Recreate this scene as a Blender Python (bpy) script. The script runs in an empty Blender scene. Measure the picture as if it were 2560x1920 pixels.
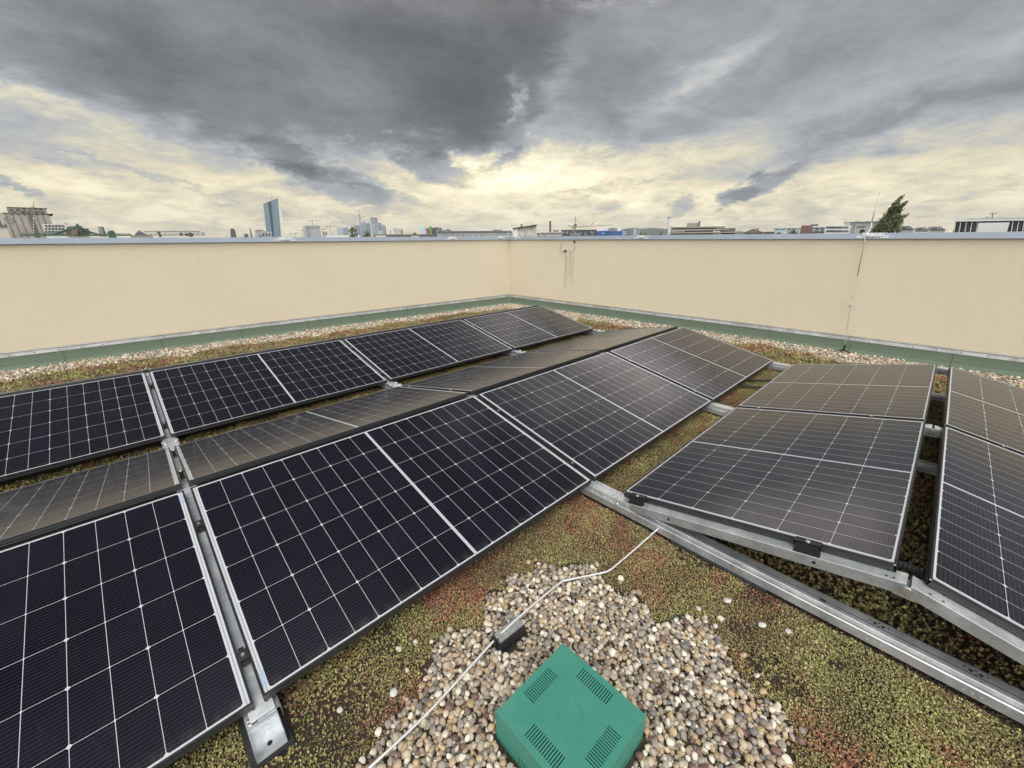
import bpy, math, random
import numpy as np
from mathutils import Vector, Matrix

sc = bpy.context.scene
C = sc.collection
R = math.radians

# ------------------------------------------------------------------ camera
FPX, PITCH, YAW, ROLL = 1011.996, 0.34568, 0.80988, -0.00604
CAM = Vector((-0.01277, -1.19126, 1.36387))
_cy, _sy, _cp, _sp = math.cos(YAW), math.sin(YAW), math.cos(PITCH), math.sin(PITCH)
FWD = Vector((_cy*_cp, _sy*_cp, -_sp))
_r = Vector((_sy, -_cy, 0)); _u = _r.cross(FWD)
RGT = _r*math.cos(ROLL) + _u*math.sin(ROLL)
UP = -_r*math.sin(ROLL) + _u*math.cos(ROLL)
cam = bpy.data.cameras.new('camera'); camo = bpy.data.objects.new('camera', cam); C.objects.link(camo)
cam.sensor_fit = 'HORIZONTAL'; cam.sensor_width = 36; cam.lens = 36*FPX/2560
cam.clip_start = 0.02; cam.clip_end = 60000
m3 = Matrix((RGT, UP, -FWD)).transposed()
camo.matrix_world = Matrix.Translation(CAM) @ m3.to_4x4()
sc.camera = camo

def ray(px, py):
    return (FWD + RGT*((px-1280)/FPX) + UP*((960-py)/FPX))
def onz(px, py, z):
    v = ray(px, py); return CAM + v*((z-CAM.z)/v.z)

# ------------------------------------------------------------------ view / exposure
sc.view_settings.view_transform = 'Standard'; sc.view_settings.look = 'None'
sc.view_settings.exposure = 0.0; sc.view_settings.gamma = 1.0
sc.render.engine = 'CYCLES'
sc.cycles.max_bounces = 6; sc.cycles.diffuse_bounces = 3; sc.cycles.glossy_bounces = 4
sc.cycles.volume_bounces = 0
sc.cycles.use_denoising = True

# ------------------------------------------------------------------ node expression helper
class NT:
    def __init__(s, tree): s.t = tree; s.n = tree.nodes; s.l = tree.links
    def node(s, typ, ins=None, **kw):
        n = s.n.new(typ)
        for k, v in kw.items(): setattr(n, k, v)
        for k, v in (ins or {}).items(): s.put(n.inputs[k], v)
        return n
    def put(s, sock, v):
        if isinstance(v, X): v = v.s
        if isinstance(v, bpy.types.NodeSocket): s.l.new(v, sock)
        else: sock.default_value = v
    def math(s, op, *a, clamp=False):
        n = s.n.new('ShaderNodeMath'); n.operation = op; n.use_clamp = clamp
        for i, v in enumerate(a): s.put(n.inputs[i], v)
        return X(s, n.outputs[0])
    def vmath(s, op, *a, out=0):
        n = s.n.new('ShaderNodeVectorMath'); n.operation = op
        for i, v in enumerate(a):
            if op == 'SCALE' and i == 1: s.put(n.inputs['Scale'], v)
            else: s.put(n.inputs[i], tuple(v) if isinstance(v, Vector) else v)
        return X(s, n.outputs['Value' if op in ('DOT_PRODUCT', 'LENGTH') else 'Vector'])
    def sstep(s, v, a, b, lo=0.0, hi=1.0):
        n = s.node('ShaderNodeMapRange', {0: v, 1: a, 2: b, 3: lo, 4: hi}, interpolation_type='SMOOTHSTEP')
        return X(s, n.outputs[0])
    def noise(s, vec, scale, detail=4, rough=.55, dist=0.0, col=False):
        n = s.node('ShaderNodeTexNoise', {'Scale': scale, 'Detail': detail, 'Roughness': rough, 'Distortion': dist})
        s.put(n.inputs['Vector'], vec)
        return X(s, n.outputs['Color' if col else 'Fac'])
    def ramp(s, v, stops, interp='LINEAR'):
        n = s.n.new('ShaderNodeValToRGB'); s.put(n.inputs[0], v); cr = n.color_ramp; cr.interpolation = interp
        while len(cr.elements) < len(stops): cr.elements.new(0.5)
        for e, (p, c) in zip(cr.elements, stops):
            e.position = p; e.color = (*c, 1) if len(c) == 3 else c
        return X(s, n.outputs[0])
    def mix(s, f, a, b, typ='MIX'):
        n = s.n.new('ShaderNodeMix'); n.data_type = 'RGBA'; n.blend_type = typ
        s.put(n.inputs[0], f)
        for i, v in ((6, a), (7, b)):
            s.put(n.inputs[i], (*v, 1) if isinstance(v, tuple) and len(v) == 3 else v)
        return X(s, n.outputs[2])
class X:
    def __init__(s, nt, sock): s.nt = nt; s.s = sock
    def _b(s, op, o): return s.nt.math(op, s, o)
    def __add__(s, o): return s._b('ADD', o)
    __radd__ = __add__
    def __sub__(s, o): return s._b('SUBTRACT', o)
    def __rsub__(s, o): return s.nt.math('SUBTRACT', o, s)
    def __mul__(s, o): return s._b('MULTIPLY', o)
    __rmul__ = __mul__
    def __truediv__(s, o): return s._b('DIVIDE', o)
    def lt(s, o): return s._b('LESS_THAN', o)
    def gt(s, o): return s._b('GREATER_THAN', o)
    def min(s, o): return s._b('MINIMUM', o)
    def max(s, o): return s._b('MAXIMUM', o)
    def fract(s): return s.nt.math('FRACT', s)

# ------------------------------------------------------------------ world: broken storm clouds over a low bright horizon
SUN_DIR = Vector((-0.28, -0.34, 0.90)).normalized()
world = bpy.data.worlds.new('World'); sc.world = world; world.use_nodes = True
W = NT(world.node_tree); W.n.clear()
d = X(W, W.node('ShaderNodeTexCoord').outputs['Generated'])
d = W.vmath('NORMALIZE', d)
sep = W.node('ShaderNodeSeparateXYZ', {0: d}); dz = X(W, sep.outputs[2]); dx = X(W, sep.outputs[0]); dy = X(W, sep.outputs[1])
inv = 1.0/1.0
den = dz.max(0.0) + 0.16
pv = W.node('ShaderNodeCombineXYZ', {0: dx/den, 1: dy/den, 2: 0.0}).outputs[0]
flat = W.vmath('MULTIPLY', d, (1.0, 1.0, 2.6))
n1 = W.noise(pv, 1.1, 6, .58, .4, col=True)
n2 = W.noise(flat, 7.0, 8, .68, .3, col=True)
half = (0.5, 0.5, 0.5)
dw = W.vmath('ADD', d, W.vmath('SCALE', W.vmath('SUBTRACT', n1, half), 0.16))
dw = W.vmath('ADD', dw, W.vmath('MULTIPLY', W.vmath('SUBTRACT', n2, half), (0.17, 0.17, 0.13)))
dw2 = W.vmath('ADD', d, W.vmath('MULTIPLY', W.vmath('SUBTRACT', W.noise(flat, 17.0, 7, .68, .2, col=True), half), (0.10, 0.10, 0.07)))
def blob(px, py, rx, ry, ang, src, hard=0):
    """soft oval patch of cloud round one direction of the sky"""
    D = ray(px, py).normalized(); a = R(ang)
    h = 30.0
    e1 = (ray(px+h*math.cos(a), py+h*math.sin(a)).normalized() - D)
    e2 = (ray(px-h*math.sin(a), py+h*math.cos(a)).normalized() - D)
    s1 = e1.length/h*rx; s2 = e2.length/h*ry
    e1 = (e1 - D*e1.dot(D)).normalized(); e2 = (e2 - D*e2.dot(D)).normalized()
    A = W.vmath('DOT_PRODUCT', src, e1*(1/s1)); B = W.vmath('DOT_PRODUCT', src, e2*(1/s2))
    q = A*A + B*B
    g = W.math('EXPONENT', q*-1.0)
    f = W.math('GREATER_THAN', W.vmath('DOT_PRODUCT', src, D), 0.2)
    if hard: g = W.sstep(g, .22, .78)
    return g*f
def lobe(az, el, rad, lo=.0):
    """round patch of sky given by compass angle and height"""
    D = Vector((math.cos(R(az))*math.cos(R(el)), math.sin(R(az))*math.cos(R(el)), math.sin(R(el))))
    return W.sstep(W.vmath('DOT_PRODUCT', dl, D), math.cos(R(rad)), math.cos(R(rad*lo)))
dl = W.vmath('ADD', d, W.vmath('SCALE', W.vmath('SUBTRACT', n2, half), 0.16))
base = W.ramp(dz, [(0.0, (.76,)*3), (.045, (.80,)*3), (.09, (.74,)*3), (.14, (.57,)*3), (.20, (.44,)*3), (.32, (.37,)*3), (.42, (.30,)*3), (.58, (.09,)*3), (.86, (.09,)*3), (1.0, (.45,)*3)], 'EASE')
L = base
dark = [(400,190,330,100,30,.52), (980,110,430,160,0,.52), (1100,310,240,130,-16,.78), (760,290,330,100,8,.40), (860,370,220,60,8,.50),
        (1330,30,150,170,20,.42), (2200,330,640,52,2,.46), (1620,330,200,30,0,.15), (2000,190,560,90,-6,.16), (80,350,300,26,3,.25), (120,180,260,50,10,.14), (1530,270,50,120,38,.30), (1440,90,60,110,30,.28),
        (560,340,300,40,10,.34), (230,335,240,26,4,.24), (150,60,260,60,30,.12)]
for (px,py,rx,ry,an,am) in dark: L = L*(1.0 - blob(px,py,rx,ry,an,dw)*am)
for (px,py,rx,ry,an,am) in [(1250,475,760,125,0,.26), (1190,445,230,62,0,.42), (1460,430,300,50,0,.22), (1400,215,170,40,-58,.16), (80,262,260,34,3,.30), (1790,140,150,34,-22,.20), (1290,240,50,18,-55,.26), (250,480,330,70,0,.08)]:
    L = L + blob(px,py,rx,ry,an,dw)*am
for (px,py,rx,ry,an,am) in [(1895,466,125,30,-9,.55), (1840,488,70,22,-12,.40), (710,385,110,48,8,.46), (860,462,170,46,6,.46), (640,512,120,36,0,.24),
                            (40,466,90,16,6,.40), (1705,512,50,24,-25,.38), (1480,508,100,20,4,.26), (890,545,80,20,0,.28), (820,445,330,12,3,.24), (1080,420,120,40,10,.50), (1260,400,90,14,-20,.3), (380,440,240,10,2,.22), (1500,468,200,9,-2,.20)]:
    L = L*(1.0 - blob(px,py,rx,ry,an,dw2,1)*am)
fine = W.noise(flat, 8.0, 7, .66, .8)
streak = W.noise(pv, 2.3, 7, .64, .6)
bil = W.math('ABSOLUTE', W.noise(flat, 13.0, 8, .66, .5) - .5)
lowm = W.sstep(dz, .02, .30, 1.0, 0.45)
L = L*(1.0 + (streak-0.5)*.85)*(1.0 + (fine-0.5)*.75*lowm)*(1.08 - bil*1.15*W.sstep(dz, .02, .30, .8, .6))
# broken grey flakes low over the horizon
flk = W.sstep(W.noise(W.vmath('MULTIPLY', d, (1, 1, 4.2)), 11.0, 7, .66, .5), .46, .66)*W.sstep(dz, .02, .19, 1.0, 0.0)
L = L*(1.0 - flk*.30*(1.0 - blob(1230,465,520,110,0,dw)*.7))
# torn silver edges along the underside of the dark mass
edge = blob(1120,395,330,70,-6,dw)*W.sstep(W.noise(flat, 22.0, 8, .68, .6), .56, .70)
L = L + edge*.30
# thinner bright cloud just above the picture on the right, dark cover overhead
L = L*(1.0 + (lobe(20, 31, 15)*6.0 + lobe(37, 34, 12)*4.0)*W.sstep(dz, .375, .45))
L = L.max(.05)
# the sky behind the photographer is brighter
fh = Vector((_cy, _sy, 0))
back = W.sstep(W.vmath('DOT_PRODUCT', d, -fh), -.02, .55)
L = L*(1.0 - back) + back*(2.4 + (streak-.5)*.6)
warm = W.sstep(L, .42, .80)*W.sstep(dz, .10, .40, 1.0, .22)*(1.0 - back*.7)
cool = W.mix(1.0, L.s, W.mix(W.sstep(dz, .36, .44)*W.sstep(dz, .55, .72, 1.0, 0.0), (.94, .988, 1.045), (1.06, .98, .96)).s, 'MULTIPLY')
wrm = W.mix(1.0, L.s, (1.10, .995, .71), 'MULTIPLY')
cloudc = W.mix(warm, cool, wrm)
bgc = W.node('ShaderNodeBackground', {'Color': cloudc, 'Strength': 1.0})
sky = W.node('ShaderNodeTexSky', sky_type='NISHITA', sun_disc=False)
sky.sun_elevation = math.asin(SUN_DIR.z); sky.sun_rotation = math.atan2(SUN_DIR.x, SUN_DIR.y)
bgs = W.node('ShaderNodeBackground', {'Color': X(W, sky.outputs[0]), 'Strength': 0.06})
mx = W.node('ShaderNodeMixShader', {0: 0.94, 1: bgs.outputs[0], 2: bgc.outputs[0]})
W.l.new(mx.outputs[0], W.node('ShaderNodeOutputWorld').inputs[0])

sun = bpy.data.lights.new('sun', 'SUN'); sun.energy = 1.5; sun.angle = R(35); sun.color = (1, .96, .9)
suno = bpy.data.objects.new('sun', sun); C.objects.link(suno)
suno.rotation_euler = SUN_DIR.to_track_quat('Z', 'Y').to_euler(); suno.location = (0, 0, 20)

# ------------------------------------------------------------------ mesh helpers
class MB:
    def __init__(s): s.v = []; s.f = []; s.sm = False
    def add(s, vs, fs, M=None):
        o = len(s.v)
        s.v += [tuple(M @ Vector(p)) if M is not None else tuple(p) for p in vs]
        s.f += [tuple(i+o for i in f) for f in fs]
        return s
    def box(s, x0, x1, y0, y1, z0, z1, M=None):
        return s.add([(x0,y0,z0),(x1,y0,z0),(x1,y1,z0),(x0,y1,z0),(x0,y0,z1),(x1,y0,z1),(x1,y1,z1),(x0,y1,z1)],
                     [(0,3,2,1),(4,5,6,7),(0,1,5,4),(1,2,6,5),(2,3,7,6),(3,0,4,7)], M)
    def prism(s, pts, axis, a, b, M=None):
        """closed outline pts (2-D) pulled along an axis from a to b"""
        n = len(pts)
        def P(p, t): return {'x': (t,p[0],p[1]), 'y': (p[0],t,p[1]), 'z': (p[0],p[1],t)}[axis]
        vs = [P(p, a) for p in pts] + [P(p, b) for p in pts]
        fs = [tuple(range(n))[::-1], tuple(range(n, 2*n))] + [(i, (i+1) % n, n+(i+1) % n, n+i) for i in range(n)]
        return s.add(vs, fs, M)
    def cyl(s, p, q, r0, r1=None, seg=10, cap=True):
        return s.tube([p, q], [r0, r0 if r1 is None else r1], seg, cap)
    def tube(s, pts, r, seg=8, cap=True):
        pts = [Vector(p) for p in pts]; n = len(pts)
        rr = r if isinstance(r, (list, tuple)) else [r]*n
        t0 = (pts[1]-pts[0]).normalized(); a = t0.orthogonal().normalized()
        vs = []; fs = []
        for i, p in enumerate(pts):
            t = (pts[min(i+1, n-1)] - pts[max(i-1, 0)]).normalized()
            a = (a - t*a.dot(t)).normalized(); b = t.cross(a)
            for k in range(seg):
                w = 2*math.pi*k/seg; vs.append(p + (a*math.cos(w) + b*math.sin(w))*rr[i])
        for i in range(n-1):
            for k in range(seg):
                k2 = (k+1) % seg; fs.append((i*seg+k, i*seg+k2, (i+1)*seg+k2, (i+1)*seg+k))
        if cap: fs += [tuple(range(seg))[::-1], tuple(range((n-1)*seg, n*seg))]
        return s.add(vs, fs)
    def build(s, name, mat, parent=None, smooth=False, bevel=0, M=None):
        me = bpy.data.meshes.new(name); me.from_pydata(s.v, [], s.f); me.update()
        me.materials.append(mat)
        if smooth: me.polygons.foreach_set('use_smooth', [True]*len(me.polygons))
        o = bpy.data.objects.new(name, me); C.objects.link(o)
        if M is not None: o.matrix_world = M
        if parent is not None: o.parent = parent
        if bevel:
            b = o.modifiers.new('bevel', 'BEVEL'); b.width = bevel; b.segments = 2; b.limit_method = 'ANGLE'
        return o
def tag(o, label=None, cat=None, group=None, kind=None):
    if label: o['label'] = label
    if cat: o['category'] = cat
    if group: o['group'] = group
    if kind: o['kind'] = kind
    return o
def thing(name, label, cat, M=None, group=None):
    o = bpy.data.objects.new(name, None); C.objects.link(o); o.empty_display_size = .1
    if M is not None: o.matrix_world = M
    return tag(o, label, cat, group)
def copy_tree(o, parent=None):
    c = o.copy(); C.objects.link(c)
    if parent is not None: c.parent = parent
    for ch in o.children: copy_tree(ch, c)
    return c
def big_mesh(name, verts, faces, mat, smooth=False):
    """numpy verts (n,3) and faces (m,k) into one mesh object"""
    me = bpy.data.meshes.new(name); nv, (nf, k) = len(verts), faces.shape
    me.vertices.add(nv); me.vertices.foreach_set('co', verts.astype(np.float32).ravel())
    me.loops.add(nf*k); me.loops.foreach_set('vertex_index', faces.astype(np.int32).ravel())
    me.polygons.add(nf); me.polygons.foreach_set('loop_start', np.arange(0, nf*k, k, dtype=np.int32))
    me.polygons.foreach_set('loop_total', np.full(nf, k, dtype=np.int32))
    if smooth: me.polygons.foreach_set('use_smooth', np.ones(nf, dtype=bool))
    me.update(calc_edges=True); me.materials.append(mat)
    o = bpy.data.objects.new(name, me); C.objects.link(o); return o

DOTS = {}
def dot(name, p, nrm, r, mt, parent, h=.0008):
    """a small round hole, rivet or screw head: one object each, meshes shared by size"""
    key = (name, r, h, mt.name)
    M = Matrix.Translation(p) @ Vector(nrm).to_track_quat('Z', 'Y').to_matrix().to_4x4()
    if key not in DOTS:
        b = MB(); b.cyl((0, 0, 0), (0, 0, h), r, r*(.85 if h > .001 else 1), 10); o = b.build(name, mt); DOTS[key] = o.data
    else:
        o = bpy.data.objects.new(name, DOTS[key]); C.objects.link(o)
    o.matrix_world = M; o.parent = parent
    return o
# ------------------------------------------------------------------ materials
def mat(name):
    m = bpy.data.materials.new(name); m.use_nodes = True; t = NT(m.node_tree)
    return m, t, t.n['Principled BSDF']
def simple(name, col, rough=.6, metal=0.0, var=.12, scale=6.0, bump=0.0, bscale=60.0, spec=None):
    m, t, p = mat(name)
    co = X(t, t.node('ShaderNodeTexCoord').outputs['Object'])
    n = t.noise(co, scale, 5, .6)
    lo = tuple(c*(1-var) for c in col); hi = tuple(min(1, c*(1+var)) for c in col)
    t.put(p.inputs['Base Color'], t.ramp(n, [(.3, lo), (.7, hi)]))
    p.inputs['Roughness'].default_value = rough; p.inputs['Metallic'].default_value = metal
    if spec is not None: p.inputs['Specular IOR Level'].default_value = spec
    if bump:
        b = t.node('ShaderNodeBump', {'Strength': bump, 'Distance': .01, 'Height': t.noise(co, bscale, 4, .6)})
        t.put(p.inputs['Normal'], X(t, b.outputs[0]))
    return m
def stripes(name, col, dark, nx, nz, fx=.5, fz=.5, rough=.5, axis='x', metal=0.0):
    """facade with a grid of windows: period nx,nz in metres, fx,fz = glazed share"""
    m, t, p = mat(name)
    co = X(t, t.node('ShaderNodeTexCoord').outputs['Object']); s = t.node('ShaderNodeSeparateXYZ', {0: co})
    u = X(t, s.outputs[0]) + X(t, s.outputs[1])
    a = (u/nx).fract().lt(fx) if nx else None
    b = (X(t, s.outputs[2])/nz).fract().lt(fz) if nz else None
    w = a*b if a is not None and b is not None else (a if b is None else b)
    cell = t.noise(t.vmath('SNAP', co, (nx or 3, nx or 3, nz or 3)), 3.1, 2)
    dk = t.mix(t.sstep(cell, .4, .7), dark, tuple(min(1, c*1.9+.01) for c in dark))
    cc = t.mix(w, t.mix(t.noise(co, .05, 4), tuple(c*.88 for c in col), tuple(min(1, c*1.1) for c in col)), dk)
    t.put(p.inputs['Base Color'], cc); p.inputs['Roughness'].default_value = rough; p.inputs['Metallic'].default_value = metal
    return m

def m_render():
    m, t, p = mat('render_wall')
    g = t.node('ShaderNodeTexCoord'); co = X(t, g.outputs['Object'])
    big = t.noise(co, 1.3, 6, .62); mid = t.noise(co, 55, 3, .6)
    c = t.mix(big, (.600, .528, .392), (.665, .590, .446))
    c = t.mix(t.sstep(mid, .45, .85)*.35, c, (.69, .61, .465))
    # thin rain streaks and specks of dirt
    st = t.noise(t.vmath('MULTIPLY', co, (9, 9, .55)), 2.2, 5, .65)
    s = t.node('ShaderNodeSeparateXYZ', {0: co}); z = X(t, s.outputs[2])
    c = t.mix(t.sstep(st, .60, .80)*.45, c, (.33, .28, .20))
    sp = t.noise(co, 42, 2, .5)
    c = t.mix(t.sstep(sp, .66, .76)*.5, c, (.30, .26, .19))
    t.put(p.inputs['Base Color'], c); p.inputs['Roughness'].default_value = .93
    h = t.noise(co, 130, 4, .7) + t.noise(co, 60, 3)*.8
    b = t.node('ShaderNodeBump', {'Strength': .8, 'Distance': .0055, 'Height': h}); t.put(p.inputs['Normal'], X(t, b.outputs[0]))
    return m
def m_galv(name='galvanised', base=.80, rough=.36, metal=.62):
    m, t, p = mat(name); co = X(t, t.node('ShaderNodeTexCoord').outputs['Object'])
    v = t.node('ShaderNodeTexVoronoi', {'Scale': 60.0}); t.put(v.inputs['Vector'], co)
    n = t.noise(co, 8, 5, .6)
    sp = X(t, t.node('ShaderNodeSeparateColor', {0: v.outputs['Color']}).outputs[0])
    f = n*.86 + sp*.14
    c = t.ramp(f, [(.25, (base*.62, base*.66, base*.68)), (.7, (base, base*1.03, base*1.05))])
    dirt = t.sstep(t.noise(t.vmath('MULTIPLY', co, (3, 14, 3)), 3, 5, .7), .62, .78)
    t.put(p.inputs['Base Color'], t.mix(dirt*.45, c, (.16, .14, .11)))
    p.inputs['Metallic'].default_value = metal
    t.put(p.inputs['Roughness'], t.sstep(n, .2, .8, rough-.1, rough+.14))
    return m
PL, PW = 1.756, 1.134     # panel size
def m_cells():
    m, t, p = mat('solar_cells')
    co = X(t, t.node('ShaderNodeTexCoord').outputs['Object'])
    s = t.node('ShaderNodeSeparateXYZ', {0: co}); u = X(t, s.outputs[0]); v = X(t, s.outputs[1])
    mu, mv, gap = .0235, .0145, .013
    pu = (PL - 2*mu - gap)/18; pv_ = (PW - 2*mv)/6
    right = u.gt(PL/2)
    us = u - mu - right*gap
    U = us/pu; V = (v - mv)/pv_
    fu = U.fract(); fv = V.fract()
    du = fu.min(1.0 - fu)*pu; dv = fv.min(1.0 - fv)*pv_
    edge = u.lt(mu).max(u.gt(PL-mu)).max(v.lt(mv)).max(v.gt(PW-mv))
    cen = t.math('ABSOLUTE', u - PL/2).lt(gap/2)
    # half-cut cells: bevelled corners on every second seam
    odd = (t.math('ROUND', U)*.5).fract().gt(.25)
    ch = (du + dv).lt(.0078 - odd*.0035)
    line = du.lt(.00078).max(dv.lt(.00078)).max(ch).max(edge).max(cen)
    ue = u.min(PL - u)
    rib = (ue.gt(.0140)*ue.lt(.0180)).max(t.math('ABSOLUTE', u - PL/2).lt(.0016))
    fb = (V*14.0).fract(); db = fb.min(1.0 - fb)*(pv_/14)
    bus = db.lt(.00034)
    oi = t.node('ShaderNodeObjectInfo')
    cid = t.vmath('SNAP', t.node('ShaderNodeCombineXYZ', {0: us, 1: v - mv, 2: X(t, oi.outputs['Random'])*40.0}).outputs[0], (pu, pv_, .01))
    wn = t.node('ShaderNodeTexWhiteNoise', {'Vector': cid}, noise_dimensions='3D')
    tone = X(t, wn.outputs['Value'])
    cell = t.mix(tone, (.0022, .0025, .0070), (.0045, .0048, .0110))
    cell = t.mix(bus*.5, cell, (.13, .13, .15))
    white = t.mix(rib*.75, (.52, .54, .56), (.26, .27, .29))
    c = t.mix(line, cell, white)
    off = t.node('ShaderNodeCombineXYZ', {0: X(t, oi.outputs['Random'])*13.0, 1: 0.0, 2: 0.0}).outputs[0]
    dco = t.vmath('ADD', co, off)
    dust = t.noise(dco, 5, 5, .65); specks = t.noise(dco, 190, 2, .5)
    c = t.mix(t.sstep(specks,   .72, .79)*.09, c, (.34, .33, .31))
    smear = t.sstep(t.noise(t.vmath('MULTIPLY', dco, (7, 2.0, 1)), 2.5, 5, .6), .56, .85)
    c = t.mix(smear*.018 + t.sstep(dust, .3, .8)*.003, c, (.40, .42, .45))
    low = t.sstep(v, .012, .06, 1.0, 0.0)*t.sstep(t.noise(t.vmath('MULTIPLY', dco, (9, 1, 1)), 3, 5, .65), .35, .75)
    c = t.mix(low*.14, c, (.30, .26, .20))
    t.put(p.inputs['Base Color'], c)
    t.put(p.inputs['Roughness'], t.sstep(dust, .25, .8, .13, .20))
    p.inputs['IOR'].default_value = 1.58
    p.inputs['Sheen Weight'].default_value = .012; p.inputs['Sheen Roughness'].default_value = .35; p.inputs['Sheen Tint'].default_value = (1, .95, .92, 1)
    return m
def m_pebble():
    m, t, p = mat('river_pebble'); g = t.node('ShaderNodeNewGeometry'); r = X(t, g.outputs['Random Per Island'])
    co = X(t, t.node('ShaderNodeTexCoord').outputs['Object'])
    c = t.ramp(r, [(0, (.30,.28,.25)), (.10, (.44,.38,.29)), (.2, (.27,.25,.225)), (.30, (.58,.53,.44)), (.40, (.40,.31,.20)), (.5, (.34,.30,.25)),
                   (.58, (.46,.36,.23)), (.66, (.62,.59,.52)), (.76, (.17,.165,.165)), (.81, (.40,.32,.26)), (.88, (.17,.105,.09)), (.94, (.72,.70,.64)), (1, (.33,.34,.34))], 'CONSTANT')
    n = t.noise(co, 90, 5, .65)
    c = t.mix(1.0, c, (.96, .94, .90), 'MULTIPLY')
    c = t.mix(t.sstep(n, .3, .75)*.5, c, t.mix(1.0, c, (1.35, 1.25, 1.1), 'MULTIPLY'))
    c = t.mix(t.sstep(t.noise(co, 260, 3, .6), .58, .75)*.5, c, t.mix(1.0, c, (.5, .46, .42), 'MULTIPLY'))
    t.put(p.inputs['Base Color'], c); p.inputs['Roughness'].default_value = .62
    return m
def m_sedum():
    m, t, p = mat('sedum_leaf'); g = t.node('ShaderNodeNewGeometry'); r = X(t, g.outputs['Random Per Island'])
    co = X(t, t.node('ShaderNodeTexCoord').outputs['Object'])
    a = t.noise(co, 2.2, 6, .66, .4); b = t.noise(t.vmath('ADD', co, (7.3, 2.1, 0)), 2.6, 7, .68, .5)
    r2 = (r*7.31).fract()
    green = t.mix(r2, (.16, .165, .055), (.56, .54, .20))
    olive = t.mix(r2, (.155, .13, .055), (.50, .435, .175))
    red = t.mix(r2, (.16, .050, .036), (.54, .22, .14)); brown = t.mix(r2, (.09, .055, .03), (.30, .20, .11))
    c = t.mix(t.sstep(a, .38, .58), olive, green)
    c = t.mix(t.sstep(b + (r-.5)*.26, .50, .58), c, red)
    c = t.mix(t.sstep(t.noise(t.vmath('ADD', co, (1.3, 9.1, 0)), 3.0, 7, .68) + (r-.5)*.30, .53, .65), c, brown)
    t.put(p.inputs['Base Color'], c); p.inputs['Roughness'].default_value = .6
    return m
def m_soil():
    m, t, p = mat('roof_soil'); co = X(t, t.node('ShaderNodeTexCoord').outputs['Object'])
    n = t.noise(co, 5, 6, .65); f = t.noise(co, 75, 5, .7)
    c = t.mix(n, (.045, .034, .020), (.085, .068, .034))
    c = t.mix(t.sstep(f, .45, .75), c, (.13, .105, .055))
    t.put(p.inputs['Base Color'], c); p.inputs['Roughness'].default_value = .95
    b = t.node('ShaderNodeBump', {'Strength': 1.0, 'Distance': .02, 'Height': f}); t.put(p.inputs['Normal'], X(t, b.outputs[0]))
    return m
def m_felt():
    m, t, p = mat('green_felt'); co = X(t, t.node('ShaderNodeTexCoord').outputs['Object'])
    n = t.noise(co, 3, 5, .6); f = t.noise(co, 160, 3, .6)
    c = t.mix(n, (.085, .125, .085), (.125, .165, .115)); c = t.mix(t.sstep(f, .4, .8), c, (.17, .21, .155))
    t.put(p.inputs['Base Color'], c); p.inputs['Roughness'].default_value = .9
    b = t.node('ShaderNodeBump', {'Strength': .4, 'Distance': .006, 'Height': t.noise(co, 9, 4, .6) + f*.3}); t.put(p.inputs['Normal'], X(t, b.outputs[0]))
    return m
def m_green():
    m, t, p = mat('green_plastic'); co = X(t, t.node('ShaderNodeTexCoord').outputs['Object'])
    n = t.noise(co, 9, 5, .6); sc_ = t.noise(co, 38, 5, .75)
    c = t.mix(n, (.040, .215, .160), (.056, .255, .192))
    c = t.mix(t.sstep(sc_, .64, .74)*.4, c, (.03, .13, .10))
    ln = t.vmath('LENGTH', t.vmath('MULTIPLY', co, (1, 1, 0)))
    ring = t.sstep(t.math('ABSOLUTE', ln + (t.noise(co, 14, 3)-.5)*.02 - .036), .0012, .0030, 1.0, 0.0)*t.sstep(t.noise(co, 45, 3), .46, .60)
    c = t.mix(ring*.45, c, (.02, .11, .085))
    c = t.mix(t.sstep(t.noise(t.vmath('ADD', co, (3, 1, 0)), 6, 6, .7), .5, .8)*.45, c, (.15, .30, .225))
    c = t.mix(t.sstep(t.noise(co, 230, 2), .72, .78)*.5, c, (.35, .5, .42))
    t.put(p.inputs['Base Color'], c); t.put(p.inputs['Roughness'], t.sstep(n, .2, .8, .42, .6))
    return m
MT = dict(render=m_render(), galv=m_galv(), galv3=m_galv('shaded_zinc', .46, .48, .62), galv2=m_galv('galvanised_dull', .60, .42, .68), cells=m_cells(), pebble=m_pebble(), sedum=m_sedum(), soil=m_soil(), felt=m_felt(), green=m_green(),
    alu=m_galv('raw_aluminium', .78, .38, .55), coping=simple('coping_metal', (.36, .41, .48), .42, .35, .06, 3), frame=simple('black_frame', (.030, .031, .033), .38, .3, .15, 8),
    black=simple('black_plastic', (.018, .018, .019), .5, 0, .2, 12, .15, 80), rubber=simple('rubber_mat', (.02, .02, .021), .85, 0, .25, 20, .4, 120),
    bolt=simple('steel_bolt', (.72, .72, .72), .3, .9, .05), hole=simple('dark_hole', (.012, .012, .013), .9), concrete=simple('concrete', (.27, .265, .255), .9, 0, .30, 60, .5, 160),
    wire=simple('aluminium_wire', (.66, .66, .65), .5, .2, .10, 20), sticker=simple('sticker', (.35, .42, .55), .4, 0, .5, 300), rodgrey=simple('weathered_rod', (.42, .39, .34), .6, .2, .15, 30), copper=simple('brown_rod', (.36, .29, .22), .5, .4))

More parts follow.
